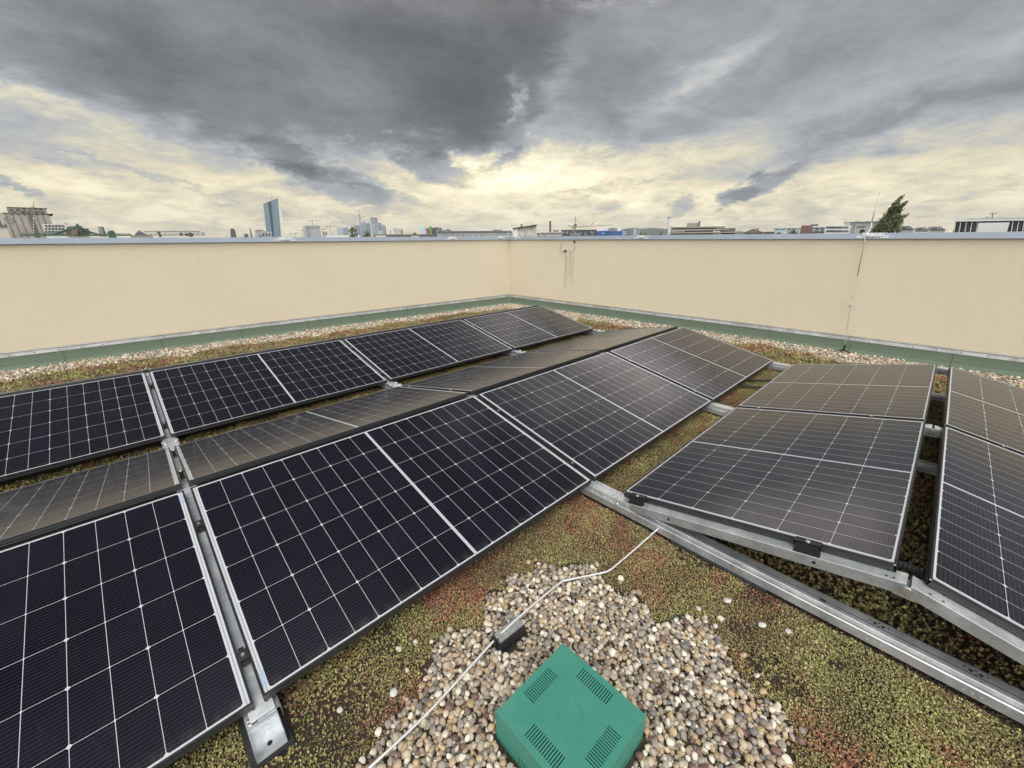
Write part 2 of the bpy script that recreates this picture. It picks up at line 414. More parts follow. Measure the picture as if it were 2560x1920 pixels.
# ------------------------------------------------------------------ roof and parapet walls
GZ = -0.13
XC, YC, WA, WB = 6.79313, 6.02949, -0.05921, -0.03413
ZS, ZC, ZT = 0.0940, 1.3310, 1.3985
DLv = Vector((-1, -WA, 0)).normalized(); DRv = Vector((-WB, -1, 0)).normalized()   # along the walls, away from the corner
CORNER = Vector((XC, YC, 0))
NL = Vector((DLv.y, -DLv.x, 0)); NL = NL if NL.dot(Vector((0, -1, 0))) > 0 else -NL    # into the roof
NR = Vector((DRv.y, -DRv.x, 0)); NR = NR if NR.dot(Vector((-1, 0, 0))) > 0 else -NR
def wallM(D, N):   # local: x along the wall from the corner, y out of the wall towards the roof, z up
    return Matrix(((D.x, N.x, 0, CORNER.x), (D.y, N.y, 0, CORNER.y), (0, 0, 1, 0), (0, 0, 0, 1)))
ML, MR = wallM(DLv, NL), wallM(DRv, NR)
def on_wall(px, py, M, off=0.0):
    """x along the wall and height where the sight line meets a plane off metres in front of it"""
    Mi = M.inverted(); a = Mi @ CAM; b = Mi.to_3x3() @ ray(px, py)
    k = (off - a.y)/b.y; return a.x + b.x*k, a.z + b.z*k

rf = MB(); rf.box(-4.0, 7.6, -9.0, 7.2, -20, GZ-.012); tag(rf.build('roof_floor', MT['soil']), kind='structure')
# gently uneven growing layer
gx, gy = np.meshgrid(np.linspace(-3.9, XC+.35, 150), np.linspace(-6.0, 6.9, 170))
rng = np.random.default_rng(5)
def vnoise(x, y, sc_, seed):
    """smooth value noise"""
    X_ = np.asarray(x)*sc_; Y_ = np.asarray(y)*sc_
    xi = np.floor(X_).astype(int); yi = np.floor(Y_).astype(int); fx = X_-xi; fy = Y_-yi
    def h(i, j):
        n = (i*374761393 + j*668265263 + seed*1442695041) & 0x7fffffff
        n = ((n ^ (n >> 13))*1274126177) & 0x7fffffff
        return ((n ^ (n >> 16)) & 0xffff)/65535.0
    fx = fx*fx*(3-2*fx); fy = fy*fy*(3-2*fy)
    return (h(xi, yi)*(1-fx)+h(xi+1, yi)*fx)*(1-fy) + (h(xi, yi+1)*(1-fx)+h(xi+1, yi+1)*fx)*fy
def ground_h(x, y): return GZ - .006 + .010*vnoise(x, y, 5, 1) + .006*vnoise(x, y, 17, 2)
gv = np.stack([gx.ravel(), gy.ravel(), ground_h(gx.ravel(), gy.ravel())], 1)
ii = np.arange(150*170).reshape(170, 150)
gf = np.stack([ii[:-1,:-1].ravel(), ii[:-1,1:].ravel(), ii[1:,1:].ravel(), ii[1:,:-1].ravel()], 1)
tag(big_mesh('soil', gv, gf, MT['soil'], True), kind='structure')

def parapet(name, label, M, length, ext, seams_px, con_px, drop):
    root = thing(name, label, 'wall', M)
    w = MB(); w.box(-ext, length, -.36, 0, -19.9, ZC-.004); w.build('wall', MT['render'], root)
    c = MB(); c.prism([(-.40, ZC-.03), (-.40, ZT-.012), (.034, ZT), (.040, ZT-.004), (.040, ZC), (.030, ZC), (.030, ZC+.03), (-.37, ZC+.02), (-.37, ZC-.03)], 'x', -ext*1.1-.04*(1 if ext else -1), length)
    cop = c.build('coping', MT['coping'], root)
    f = MB(); f.prism([(.0005, .046), (.012, .046), (.018, -.02), (.030, GZ+.05), (.070, GZ+.004), (.085, GZ-.01), (.0005, GZ-.01)], 'x', .03, length)
    felt = f.build('felt_upstand', MT['felt'], root)
    ks = sorted(on_wall(px, py, M, .02)[0] for px, py in seams_px)
    k = ks[-1]
    while k < length-1: k += .97; ks.append(k)
    for s in ks:
        q = MB(); sl = random.uniform(-.012, .012)
        pts = [(.0135, .045), (.0195, -.02), (.0315, GZ+.051), (.072, GZ+.008)]
        for (a, za), (b, zb) in zip(pts[:-1], pts[1:]):
            q.add([(s-.0022, a, za), (s+.0022, a, za), (s+.0022+sl, b, zb), (s-.0022+sl, b, zb)], [(0, 1, 2, 3)])
        q.build('seam', MT['rubber'], felt)
    st = MB(); st.prism([(.0145, .036), (.0175, .036), (.0175, .074), (.028, ZS), (.026, ZS+.002), (.001, ZS-.006), (.001, .078), (.0145, .070)], 'x', .02, length)
    strip = st.build('clamping_strip', MT['alu'], root)
    sj = MB(); sj.box(.02, length, .0005, .024, ZS+.002, ZS+.006); sj.build('sealant_line', MT['copper'], strip)
    x = .12
    scr = None
    while x < min(length, 8.6):
        if scr is None:
            b = MB(); b.cyl((x, .0176, .054), (x, .0225, .054), .0065, .005, 8); scr = b.build('screw', MT['hole'], strip); x0 = x
        else:
            o = scr.copy(); C.objects.link(o); o.location = (x-x0, 0, 0)
        x += .212 + random.uniform(-.006, .006)
    for a, b_ in con_px:
        xa = on_wall(a, 598, M, .04)[0]; xb = on_wall(b_, 598, M, .04)[0]; a0, a1 = min(xa, xb), max(xa, xb); w_ = a1-a0
        p = MB()
        zc = ZC+.018
        p.prism([(a0+.02, ZT+.004), (a1-.02, ZT+.004), (a1-w_*.16, ZC+.028), (a0+w_*.16, ZC+.028)] if w_ > .2 else [(a0, ZT+.004), (a1, ZT+.004), (a1-.02, ZC+.03), (a0+.02, ZC+.03)], 'y', .041, .050)
        p.box(a0+.02, a1-.02, -.38, .050, ZT+.0012, ZT+.005)
        for s, e in ((a0-.02, a0+w_*.22), (a1-w_*.22, a1+.02)):
            p.box(s, e, .0405, .046, zc-.010, zc+.022)
        cn = p.build('coping_joint', MT['alu'], cop)
        for s, e in ((a0-.02, a0+w_*.22), (a1-w_*.22, a1+.02)):
            for tt in (.3, .7): dot('rivet', Vector((s+(e-s)*tt, .0462, zc+.006)), (0, 1, 0), .0055, MT['hole'], cop, .0013)
        h = MB(); h.box((a0+a1)/2-.003, (a0+a1)/2+.003, .0404, .0412, ZC, ZC+.028); h.build('joint_line', MT['hole'], cop)
    return root
def Sx(cx, cy, p): return (cx + p[0]*640/2212, cy + p[1]*640/2212)
parapet('parapet_wall', 'cream rendered parapet wall on the left with clean plaster above green felt', ML, 9.5, .36,
        [Sx(640,460,p) for p in ((447,1220),(908,1160),(1303,1105),(1640,1065))] + [Sx(0,460,p) for p in ((555,1490),(1400,1375),(2090,1290))],
        [(689,736), (1119,1142), (1244,1260)], 0)
pr = parapet('parapet_wall', 'cream rendered parapet wall on the right with dark run-off streaks below a wire loop', MR, 14.0, 0,
        [Sx(1280,460,p) for p in ((505,1080),(830,1115),(1210,1190),(1670,1230))] + [Sx(1920,460,p) for p in ((15,1300),(710,1400),(1595,1500))],
        [(1288,1302), (1588,1617), (2146,2214)], 0)
# dark run-off streaks under the wire loop: thin stained skins on the plaster
sm, st_, sp_ = mat('runoff_stain')
_co = X(st_, st_.node('ShaderNodeTexCoord').outputs['Object'])
_f = st_.noise(st_.vmath('MULTIPLY', _co, (40, 1, 5)), 2.0, 5, .7)
_s = st_.node('ShaderNodeSeparateXYZ', {0: _co})
st_.put(sp_.inputs['Base Color'], (.20, .165, .115, 1)); sp_.inputs['Roughness'].default_value = .95
_u = st_.node('ShaderNodeUVMap')
_us = st_.node('ShaderNodeSeparateXYZ', {0: _u.outputs[0]}); _ux = X(st_, _us.outputs[0]); _uy = X(st_, _us.outputs[1])
_edge = st_.sstep(_ux, 0, .3)*st_.sstep(_ux, .7, 1, 1.0, 0.0)*st_.sstep(_uy, 0, .5)*st_.sstep(_uy, .96, 1, 1.0, 0.0)
st_.put(sp_.inputs['Alpha'], st_.sstep(_f, .36, .66)*_edge*.28)
stb = MB(); 
for (px, py0, py1, w_) in ((1416, 636, 745, .055), (1433, 640, 735, .032), (1426, 632, 712, .045)):
    x0, z0 = on_wall(px, py0, MR, .003); x1, z1 = on_wall(px, py1, MR, .003); o = .003+.001*len(stb.f)
    stb.add([(x0-w_, o, z1), (x0+w_, o, z1), (x0+w_, o, z0), (x0-w_, o, z0)], [(0, 1, 2, 3)])
so = stb.build('runoff_stain', sm, pr)
uv = so.data.uv_layers.new(name='UVMap')
for i in range(len(so.data.polygons)):
    for k, c in enumerate(((0,0),(1,0),(1,1),(0,1))): uv.data[i*4+k].uv = c

# ------------------------------------------------------------------ solar panels
TILT = 0.21008
WV = 1.114; WC = WV*math.cos(TILT); HR = WV*math.sin(TILT)
V1, R1g, V2, R2g = .26981, .09886, .2144, .10618
ROW = {}   # y of the low and high visible edge
ROW[3] = (0.0, WC); ROW[2] = (2*WC+R1g, WC+R1g); ROW[1] = (ROW[2][0]+V1, ROW[2][0]+V1+WC); ROW[0] = (ROW[1][1]+.10+WC, ROW[1][1]+.10)
ROW[4] = (-V2, -V2-WC); ROW[5] = (-V2-2*WC-R2g, -V2-WC-R2g)
G0, G1, LV = .046, .05359, 1.736
X0 = {-1: -G0/2-LV, 0: G0/2, 1: G0/2+LV+G1, 2: G0/2+2*(LV+G1)}
def panel_matrix(row, i):
    lo, hi = ROW[row]; up = hi > lo
    rx = Matrix.Rotation(TILT, 4, 'X'); off = Matrix.Translation((-.010, -.010, 0))
    if up: return Matrix.Translation((X0[i], lo, 0)) @ rx @ off
    return Matrix.Translation((X0[i]+LV, lo, 0)) @ Matrix.Rotation(math.pi, 4, 'Z') @ rx @ off
def make_panel():
    root = thing('solar_panel', 'x', 'solar panel', None, 'solar panels mounted in rows on the roof')
    gl = MB(); gl.box(.0015, PL-.0015, .0015, PW-.0015, -.006, 0); gl.build('cell_glass', MT['cells'], root)
    f = MB(); t_, h, lip = .0015, -.030, .0075
    # four frame profiles: outer wall with shallow grooves, top lip, bottom flange
    prof = [(0, t_), (lip, t_), (lip, .0003), (.0013, .0002), (.0013, h+.002), (.028, h+.002), (.028, h), (0, h), (0, -.022), (.0008, -.021), (.0008, -.016), (0, -.015), (0, -.012), (.0008, -.011), (.0008, -.006), (0, -.005)]
    f.prism(prof, 'x', 0.0, PL)
    f.prism([(PW-a, b) for a, b in prof][::-1], 'x', 0.0, PL)
    f.prism(prof, 'y', .0076, PW-.0076); f.prism([(PL-a, b) for a, b in prof][::-1], 'y', .0076, PW-.0076)
    f.build('frame', MT['frame'], root)
    bk = MB(); bk.box(.03, PL-.03, .03, PW-.03, -.009, -.0065); bk.build('back_sheet', MT['alu'], root)
    jb = MB(); jb.box(PL/2-.04, PL/2+.04, PW-.16, PW-.08, -.026, -.0095); jb.build('junction_box', MT['black'], root)
    return root
LAB = {
 (0,-1): 'solar panel tilted to the left wall, leftmost sliver beside the gravel strip',
 (0,0): 'solar panel tilted to the left wall, second sliver from the left',
 (0,1): 'solar panel tilted to the left wall, third sliver from the left along the gravel strip',
 (0,2): 'solar panel tilted to the left wall, farthest sliver close to the roof corner',
 (1,-1): 'dark grey solar panel cut by the left picture edge, nearest the left wall',
 (1,0): 'dark grey solar panel near the left wall, right of the wide metal rail gap',
 (1,1): 'bluish black solar panel near the left wall, between the second and third rail gaps',
 (1,2): 'solar panel nearest the roof corner with a bright sky reflection ending in brown',
 (2,-1): 'brown reflecting solar panel facing the left wall, cut by the left picture edge',
 (2,0): 'long brown reflecting solar panel facing the left wall, between the first two rail lines',
 (2,1): 'narrow brown reflecting solar panel facing the left wall, behind the grey panel in the middle',
 (2,2): 'narrowest brown reflecting solar panel, farthest of its row towards the right wall',
 (3,-1): 'nearest black solar panel filling the bottom left corner',
 (3,0): 'large black solar panel in the middle foreground beside the gravel patch',
 (3,1): 'large grey reflecting solar panel in the middle, above the sedum strip',
 (3,2): 'solar panel half bright half brown in the middle, closest to the right wall',
 (4,1): 'purplish grey solar panel on the right above the open metal rail',
 (4,2): 'brown reflecting solar panel on the right, standing before the lightning rod',
 (5,1): 'grey solar panel at the right picture edge in front, held by black clamps',
 (5,2): 'brown reflecting solar panel at the right picture edge behind the grey one'}
proto = make_panel()
first = True
for (row, i), lab in LAB.items():
    o = proto if first else copy_tree(proto)
    first = False
    o.matrix_world = panel_matrix(row, i); o['label'] = lab
    if (row, i) in ((3, 0), (3, -1)):
        sb = MB()
        if i == 0: sb.box(.0085, .021, .03, .085, .0002, .0008)
        else: sb.box(PL-.021, PL-.0085, PW-.085, PW-.03, .0002, .0008)
        sb.build('serial_sticker', MT['sticker'], o)

# ------------------------------------------------------------------ mounting rails
RX = {0: 0.0, 1: G0/2+LV+G1/2, 2: G0/2+2*LV+1.5*G1, 3: X0[2]+LV+.03}
TH = .0335        # distance from glass top to rail top
def beam(mb, x, ya, za, yb, zb, w=.070, h=.046, web=None):
    """channel beam whose top runs (ya,za)-(yb,zb): web plates with a folded top"""
    if yb < ya: ya, za, yb, zb = yb, zb, ya, za
    L_ = math.hypot(yb-ya, zb-za); a = math.atan2(zb-za, yb-ya)
    M = Matrix.Translation((x, ya, za)) @ Matrix.Rotation(a, 4, 'X')
    t_ = .0025
    mb.box(-w/2, w/2, 0, L_, -t_, 0, M)
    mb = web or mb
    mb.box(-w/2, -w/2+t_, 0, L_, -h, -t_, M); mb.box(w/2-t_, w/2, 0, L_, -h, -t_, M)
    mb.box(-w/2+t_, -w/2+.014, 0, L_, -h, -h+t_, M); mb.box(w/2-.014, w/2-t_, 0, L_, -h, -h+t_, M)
    return M, L_
ca, sa = math.cos(TILT), math.sin(TILT)
def clamp(parent, row, i_x, v, end=None):
    """module clamp at distance v up the slope in the gap at x; end=+1/-1 for a wide end clamp"""
    lo, hi = ROW[row]; s = 1 if hi > lo else -1
    M = Matrix(((1, 0, 0, i_x), (0, s*ca, -s*sa*1, lo), (0, sa, ca, 0), (0, 0, 0, 1)))
    M = Matrix.Translation((i_x, lo, 0)) @ (Matrix.Rotation(TILT, 4, 'X') if s > 0 else Matrix.Rotation(-TILT, 4, 'X')) @ Matrix.Scale(s, 4, (0, 1, 0))
    b = MB()
    if end is None:
        b.box(-.010, .010, v-.022, v+.022, -.028, -.004, M); b.box(-.014, .014, v-.020, v+.020, .0018, .0045, M)
        b.box(-.008, .008, v+.030, v+.045, -.026, -.018, M)
        cl = b.build('module_clamp', MT['black'], parent); o = MB()
        o.cyl(M @ Vector((0, v, .0045)), M @ Vector((0, v, .009)), .0062, .0055, 10); o.build('bolt', MT['bolt'], cl)
    else:
        x1 = end
        b.box(-.026, .012, v-.045, v+.045, .002, .0048, M); b.box(-.026, -.022, v-.045, v+.045, -.030, .0048, M); b.box(-.046, -.022, v-.045, v+.045, -.0325, -.029, M)
        b.box(-.026, -.008, v-.045, v-.040, -.010, .0025, M); b.box(-.026, -.008, v+.040, v+.045, -.010, .0025, M)
        cl = b.build('module_clamp', MT['black'], parent); o = MB()
        o.cyl(M @ Vector((-.010, v, .0048)), M @ Vector((-.010, v, .009)), .0085, .0075, 12); bo = o.build('bolt', MT['bolt'], cl)
        q = MB(); q.cyl(M @ Vector((-.010, v, .009)), M @ Vector((-.010, v, .0094)), .0038, seg=6); q.build('bolt_socket', MT['hole'], bo)
RL = ['galvanised mounting rail between two foreground panels, ending in a metal foot tray',
      'galvanised mounting rail with open zigzag beams at lower right, crossing the sedum strip',
      'galvanised mounting rail bridging the sedum strip before the brown right-hand panel',
      'galvanised mounting rail at the far panel ends before the right wall']
YLO = {r: ROW[r][0] for r in ROW}; YHI = {r: ROW[r][1] for r in ROW}
for k in range(4):
    x = RX[k]
    root = thing('mounting_rail', RL[k], 'mounting rail', Matrix.Translation((x, 0, GZ)), 'galvanised mounting rails under the panels')
    Wd = .070
    def put(mb, name, mt, par=root, **kw):
        o = mb.build(name, mt, par, **kw)
        o.matrix_parent_inverse = root.matrix_world.inverted() if par is root else Matrix()
        return o
    zl, zh = -TH/ca, HR - TH/ca
    rows = [0, 1, 2, 3] + ([4, 5] if k >= 1 else [])
    sup = []
    for r in rows:
        lo, hi = YLO[r], YHI[r]; s = 1 if hi > lo else -1
        e = .050; yh = hi + s*(.05); 
        if r in (4, 5): yh = -V2-WC-R2g/2 + (-s)*.006
        yl = lo - s*(.03 if r != 3 or k else .035)
        if r == 4: yl = lo + .055
        if r == 5: yl = lo - .10
        zf = lambda y: zl + (y-lo)*s*math.tan(TILT)
        b = MB(); wb = MB(); M, L_ = beam(b, x, yl, zf(yl), yh, zf(yh), Wd, .046, wb)
        o = put(b, 'support_beam', MT['galv'], bevel=.0012); sup.append(o)
        w_ = wb.build('beam_web', MT['galv3'], o)  # shade of the beam sides is put into this darker zinc colour
        if k < 2:
            for yy in (.035, .055, L_-.05, L_-.085):
                for xx in (-.018, .020): dot('punched_hole', M @ Vector((xx, yy, .0004)), M.to_3x3() @ Vector((0, 0, 1)), .004, MT['hole'], o)
            for yy in (.22*L_, .72*L_): dot('punched_hole', M @ Vector((-Wd/2-.0004, yy, -.024)), (-1, 0, 0), .007, MT['hole'], o)
        if k in (0, 1, 2) or r in (1, 3):
            for v in (.16, .86):
                if k == 1 and r in (4, 5): continue
                clamp(o, r, x if k < 3 else x-.012, v)
                o.children[-1].matrix_parent_inverse = Matrix()
        if k == 1 and r == 4:
            for v in (.085, .86): clamp(o, r, X0[1]-.012, v, 1)
        if k == 1 and r == 5:
            for v in (.80, .25): clamp(o, r, X0[1]-.012, v, 1)
    # ridge brackets and bolts
    for yr, zr in (((YHI[1]+YHI[0])/2, zh), ((YHI[2]+YHI[3])/2, zh)):
        b = MB(); b.box(x-.040, x+.040, yr-.045, yr+.045, zr+.002, zr+.006); b.box(x-.041, x-.0375, yr-.04, yr+.04, zr-.05, zr+.006); b.box(x+.0375, x+.041, yr-.04, yr+.04, zr-.05, zr+.006)
        b.box(x-.085, x+.085, yr-.055, yr-.035, zr-.010, zr-.006)
        put(b, 'ridge_bracket', MT['galv'])
    if k >= 1:
        yr = -V2-WC-R2g/2; b = MB(); b.cyl((x-Wd/2-.006, yr, zh-.012), (x-Wd/2-.001, yr, zh-.012), .017, seg=20); b.cyl((x-Wd/2-.009, yr, zh-.012), (x-Wd/2-.005, yr, zh-.012), .012, seg=20)
        put(b, 'hinge_bolt', MT['bolt'])
        b = MB(); b.box(x-Wd/2+.003, x+Wd/2-.003, yr-.03, yr+.03, zh-.05, zh-.012); put(b, 'hinge_core', MT['galv2'])
    # valley plates
    yv = (YLO[1]+YLO[2])/2
    b = MB(); b.box(x-.036, x+.036, YLO[2]-.02, YLO[1]+.02, zl+.0025, zl+.005)
    for s in (-1, 1):
        b.box(x+s*.036-.012, x+s*.036+.012, yv-.05, yv-.02, zl+.0025, zl+.018); b.box(x+s*.036-.012, x+s*.036+.012, yv+.03, yv+.06, zl+.0025, zl+.018)
    put(b, 'valley_plate', MT['galv'])
    # base channel on the ground
    y_end = YLO[3] - (.02 if k == 0 else 0)
    def base(ya, yb):
        b = MB(); z0, z1 = GZ+.028, -.052; xa, xb = x-.044, x+.050
        b.prism([(xa, z0), (xa, z1-.012), (xa+.004, z1-.009), (xa+.026, z1-.009), (xa+.029, z1), (xb-.004, z1), (xb, z1-.004), (xb, z0), (xb-.003, z0), (xb-.003, z1-.006), (xa+.030, z1-.004), (xa+.003, z1-.013), (xa+.003, z0)], 'y', ya, yb)
        o = put(b, 'base_rail', MT['galv2'])
        h = MB(); h.box(xa+.048, xa+.0505, ya+.01, yb-.01, z1+.0004, z1+.0012); h.build('groove', MT['hole'], o)
        if k == 1 and yb < .1:
            for yc in (-1.33, -1.585, -1.83):
                for (dx_, dy_, rr) in ((.064, .012, .006), (.064, -.012, .006), (.074, .0, .003), (.054, 0, .003), (.070, .028, .003), (.070, -.028, .003)):
                    dot('punched_hole', Vector((xa+dx_, yc+dy_, z1+.0004)), (0, 0, 1), rr, MT['hole'], o)
                for dy_ in (-.02, .0, .02): dot('punched_hole', Vector((xa-.0004, yc+dy_, -.085)), (-1, 0, 0), .004, MT['galv'], o)
            h = MB(); h.box(xa+.040, xa+.053, -1.165, -1.145, z1+.0014, z1+.0022); h.build('slot', MT['hole'], o)
        n = max(1, int((yb-ya)/1.1))
        for q in range(n):
            yc = ya + (yb-ya)*(q+.5)/n; pad = MB(); pad.box(xa-.014, xb+.014, yc-.22, yc+.22, GZ+.002, GZ+.027); put(pad, 'rubber_pad', MT['rubber'])
    base(YLO[2]-.05, YLO[0]); base(YLO[3]-.03, YLO[2]-.1)
    if k >= 1:
        base(-2.9, YLO[3]-.035)
        b = MB(); b.box(x-.036, x+.036, YLO[4]-.03, YLO[3]+.03, zl-.001, zl+.0035); b.box(x-.0385, x-.0355, YLO[4]-.06, YLO[3]+.05, -.105, zl+.0035); b.box(x+.0355, x+.0385, YLO[4]-.06, YLO[3]+.05, -.105, zl+.0035)
        vp = put(b, 'valley_bridge', MT['galv'])
        if k < 3:
            for yy in (-.02, -.05, -.16, -.19):
                for xx in (-.02, .02): dot('punched_hole', Vector((x+xx, yy, zl+.0037)), (0, 0, 1), .0035, MT['hole'], vp)
            for yy in (-.045, -.135):
                h = MB(); h.tube([(x-.0395, yy+.016*math.cos(t), -.060+.012*math.sin(t)) for t in np.linspace(2.6, 6.8, 9)], .004, 6); h.build('spring_clip', MT['bolt'], vp)
            for yy in (.03, -.20): dot('rivet', Vector((x-.0386, yy, -.062)), (-1, 0, 0), .010, MT['bolt'], vp, .005)
    else:
        b = MB(); z1 = -.060
        b.box(x-.046, x+.034, -.045, .065, z1, z1+.003); b.box(x-.048, x-.0455, -.118, .10, GZ+.022, z1+.003); b.box(x+.0335, x+.036, -.118, .10, GZ+.022, z1+.003)
        b.box(x-.046, x+.034, -.118, -.046, GZ+.022, GZ+.025)
        b.box(x-.046, x+.034, -.0485, -.0455, GZ+.022, z1)
        ft = put(b, 'foot_tray', MT['galv'])
        h = MB(); h.cyl((x-.006, -.085, GZ+.0252), (x-.006, -.085, GZ+.0260), .0075, seg=10); h.build('drain_hole', MT['hole'], ft)
        for xx in (-.037, .025):
            for yy in (-.022, -.008): dot('rivet', Vector((x+xx, yy, z1+.003)), (0, 0, 1), .0055, MT['bolt'], ft, .0035)
        b = MB(); b.box(x-.066, x+.052, -.128, .12, GZ+.002, GZ+.021); put(b, 'rubber_pad', MT['rubber'])

# ------------------------------------------------------------------ green slotted box
def green_box():
    x0, x1, y0, y1, zt, zb = .516, .839, -.878, -.554, 0.0, GZ+.004
    M = Matrix.Translation(((x0+x1)/2, (y0+y1)/2, zb)); w = (x1-x0)/2; l = (y1-y0)/2; h = zt-zb
    root = thing('vent_box', 'square green plastic inspection box with slotted lid sitting in the pebbles', 'box', M)
    tk = .004
    # lid: slots are real openings between strips of plastic
    def slots(a0, a1, n, fill):   # list of solid intervals
        p = (a1-a0)/n; out = []
        for i in range(n): out.append((a0+i*p+p*.42, a0+(i+1)*p))
        return out
    lid = MB()
    bands = [(-.105, -.060), (.064, .108)]
    ns, g0, g1 = 15, -.060, .062
    ix, iy = [], []
    # grid of cell breaks so every slot is a gap
    sl = []
    for k in range(ns):
        p = (g1-g0)/ns; a = g0+k*p; sl.append((a, a+p*.40))
    # regions: four slot groups; x-bands for groups with slots running along x (near +x / -x edges) and y-bands likewise
    E = .1615
    ex0, ex1 = .098, .142   # slot from/to measured from the centre
    def rect(a, b, c, d_): lid.box(a, b, c, d_, h-tk, h)
    W_, L2 = w, l
    # centre column pieces
    # rows in y: [-L2,-ex1], [-ex1,-ex0] slots, [-ex0, ex0], [ex0, ex1] slots, [ex1, L2]
    rect(-W_, W_, -L2, -ex1); rect(-W_, W_, ex1, L2)
    for (ya, yb) in ((-ex1, -ex0), (ex0, ex1)):
        rect(-W_, g0, ya, yb); rect(g1, W_, ya, yb)
        for k in range(ns):
            a = sl[k][1]; b = sl[k+1][0] if k+1 < ns else g1; rect(a, b, ya, yb)
    for (xa, xb) in ((-ex1, -ex0), (ex0, ex1)):
        rect(xa, xb, -ex0, g0); rect(xa, xb, g1, ex0)
        for k in range(ns):
            a = sl[k][1]; b = sl[k+1][0] if k+1 < ns else g1; rect(xa, xb, a, b)
    rect(-W_, -ex1, -ex0, ex0); rect(ex1, W_, -ex0, ex0); rect(-ex0, ex0, -ex0, ex0)
    lid.build('lid', MT['green'], root)
    s = MB()
    def side(M2, half):
        n2 = 15; p = .13/n2; z_a, z_b = .012, .048
        s.box(-half, half, -tk, 0, z_b, h-tk-.0003, M2); s.box(-half, half, -tk, 0, 0, z_a, M2)
        s.box(-half, -.065, -tk, 0, z_a, z_b, M2); s.box(.065, half, -tk, 0, z_a, z_b, M2)
        for k in range(n2): s.box(-.065+k*p+p*.4, -.065+(k+1)*p, -tk, 0, z_a, z_b, M2)
    side(Matrix.Translation((0, L2-.0005, 0)), W_-.0005)
    side(Matrix.Translation((0, -L2+.0005, 0)) @ Matrix.Rotation(math.pi, 4, 'Z'), W_-.0005)
    side(Matrix.Translation((W_-.0005, 0, 0)) @ Matrix.Rotation(-math.pi/2, 4, 'Z'), L2-.0055)
    side(Matrix.Translation((-W_+.0005, 0, 0)) @ Matrix.Rotation(math.pi/2, 4, 'Z'), L2-.0055)
    s.build('body', MT['green'], root)
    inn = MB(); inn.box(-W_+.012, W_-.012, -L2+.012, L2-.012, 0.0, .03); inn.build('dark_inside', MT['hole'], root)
green_box()

# ------------------------------------------------------------------ conductor wire and its concrete holder
blk = Matrix.Translation((.775, -.338, GZ)) @ Matrix.Rotation(R(-3), 4, 'Z')
hold = thing('conductor_holder', 'small concrete block in a black plastic cradle carrying the wire on the pebbles', 'wire holder', blk)
b = MB(); b.prism([(-.030, .012), (.030, .012), (.021, .066), (-.021, .066)], 'x', -.058, .058); b.build('concrete_block', MT['concrete'], hold, bevel=.004)
b = MB(); b.box(-.066, .066, -.040, .040, .0, .011)
b.prism([(-.034, .0112), (-.0303, .0112), (-.0225, .058), (-.026, .058)], 'x', -.062, .062); b.prism([(.0303, .0112), (.034, .0112), (.026, .058), (.0225, .058)], 'x', -.062, .062)
b.prism([(-.034, .0112), (.034, .0112), (.020, .050), (-.020, .050)], 'x', -.064, -.0595); b.prism([(-.034, .0112), (.034, .0112), (.020, .050), (-.020, .050)], 'x', .0595, .064)
b.box(-.075, -.062, -.008, .008, .030, .066)
b.build('plastic_cradle', MT['black'], hold, bevel=.0015)
def smooth_path(P, n=6):
    P = [Vector(p) for p in P]; out = []
    for i in range(len(P)-1):
        p0, p1, p2, p3 = P[max(i-1, 0)], P[i], P[i+1], P[min(i+2, len(P)-1)]
        for k in range(n):
            t = k/n; out.append(.5*((2*p1) + (p2-p0)*t + (2*p0-5*p1+4*p2-p3)*t*t + (3*p1-p0-3*p2+p3)*t**3))
    return out + [P[-1]]
wp = [onz(1676, 1296, -.058), onz(1655, 1313, -.075), onz(1600, 1362, -.095), onz(1545, 1409, -.098), onz(1522, 1426.5, -.098), onz(1496, 1434, -.096), onz(1418, 1450, -.090), onz(1400, 1457, -.088),
      onz(1345, 1502, -.075), onz(1300, 1540, -.063), onz(1265, 1572, -.0635), onz(1238, 1598, -.072), onz(1180, 1662, -.085), onz(1108, 1741, -.092), onz(1045, 1806, -.090), onz(926, 1917, -.086), onz(800, 2030, -.086)]
b = MB(); b.tube(smooth_path(wp), .0041, 10)
tag(b.build('conductor_wire', MT['wire'], smooth=True), 'bent light grey aluminium conductor wire running from the rail over pebbles', 'wire')

# ------------------------------------------------------------------ cables and conduit below the panels
b = MB(); P = smooth_path([(1.93, -1.16, .095), (1.93, -1.27, .150), (1.935, -1.36, .160), (1.93, -1.46, .150), (1.93, -1.62, .10)], 14)
for i, p in enumerate(P): pass
rr = [.0175 if i % 2 else .0145 for i in range(len(P))]
b.tube(P, rr, 14); tag(b.build('corrugated_conduit', MT['black'], smooth=False), 'short black corrugated conduit bridging the ridge gap behind the hinge', 'conduit')
for (pa, pb, lab) in (((1835, 944), (1945, 951), 'black cable crossing the far sedum strip, the one closer to the right wall'), ((1825, 960), (1945, 969), 'black cable crossing the far sedum strip, the one nearer the camera')):
    a = onz(*pa, -.07); c = onz(*pb, -.07); mid = (a+c)/2 + Vector((0, 0, -.012))
    b = MB(); b.tube(smooth_path([a, mid, c]), .012, 8)
    tag(b.build('black_cable', MT['black'], smooth=True), lab, 'cable', 'black cables between the panel rows')

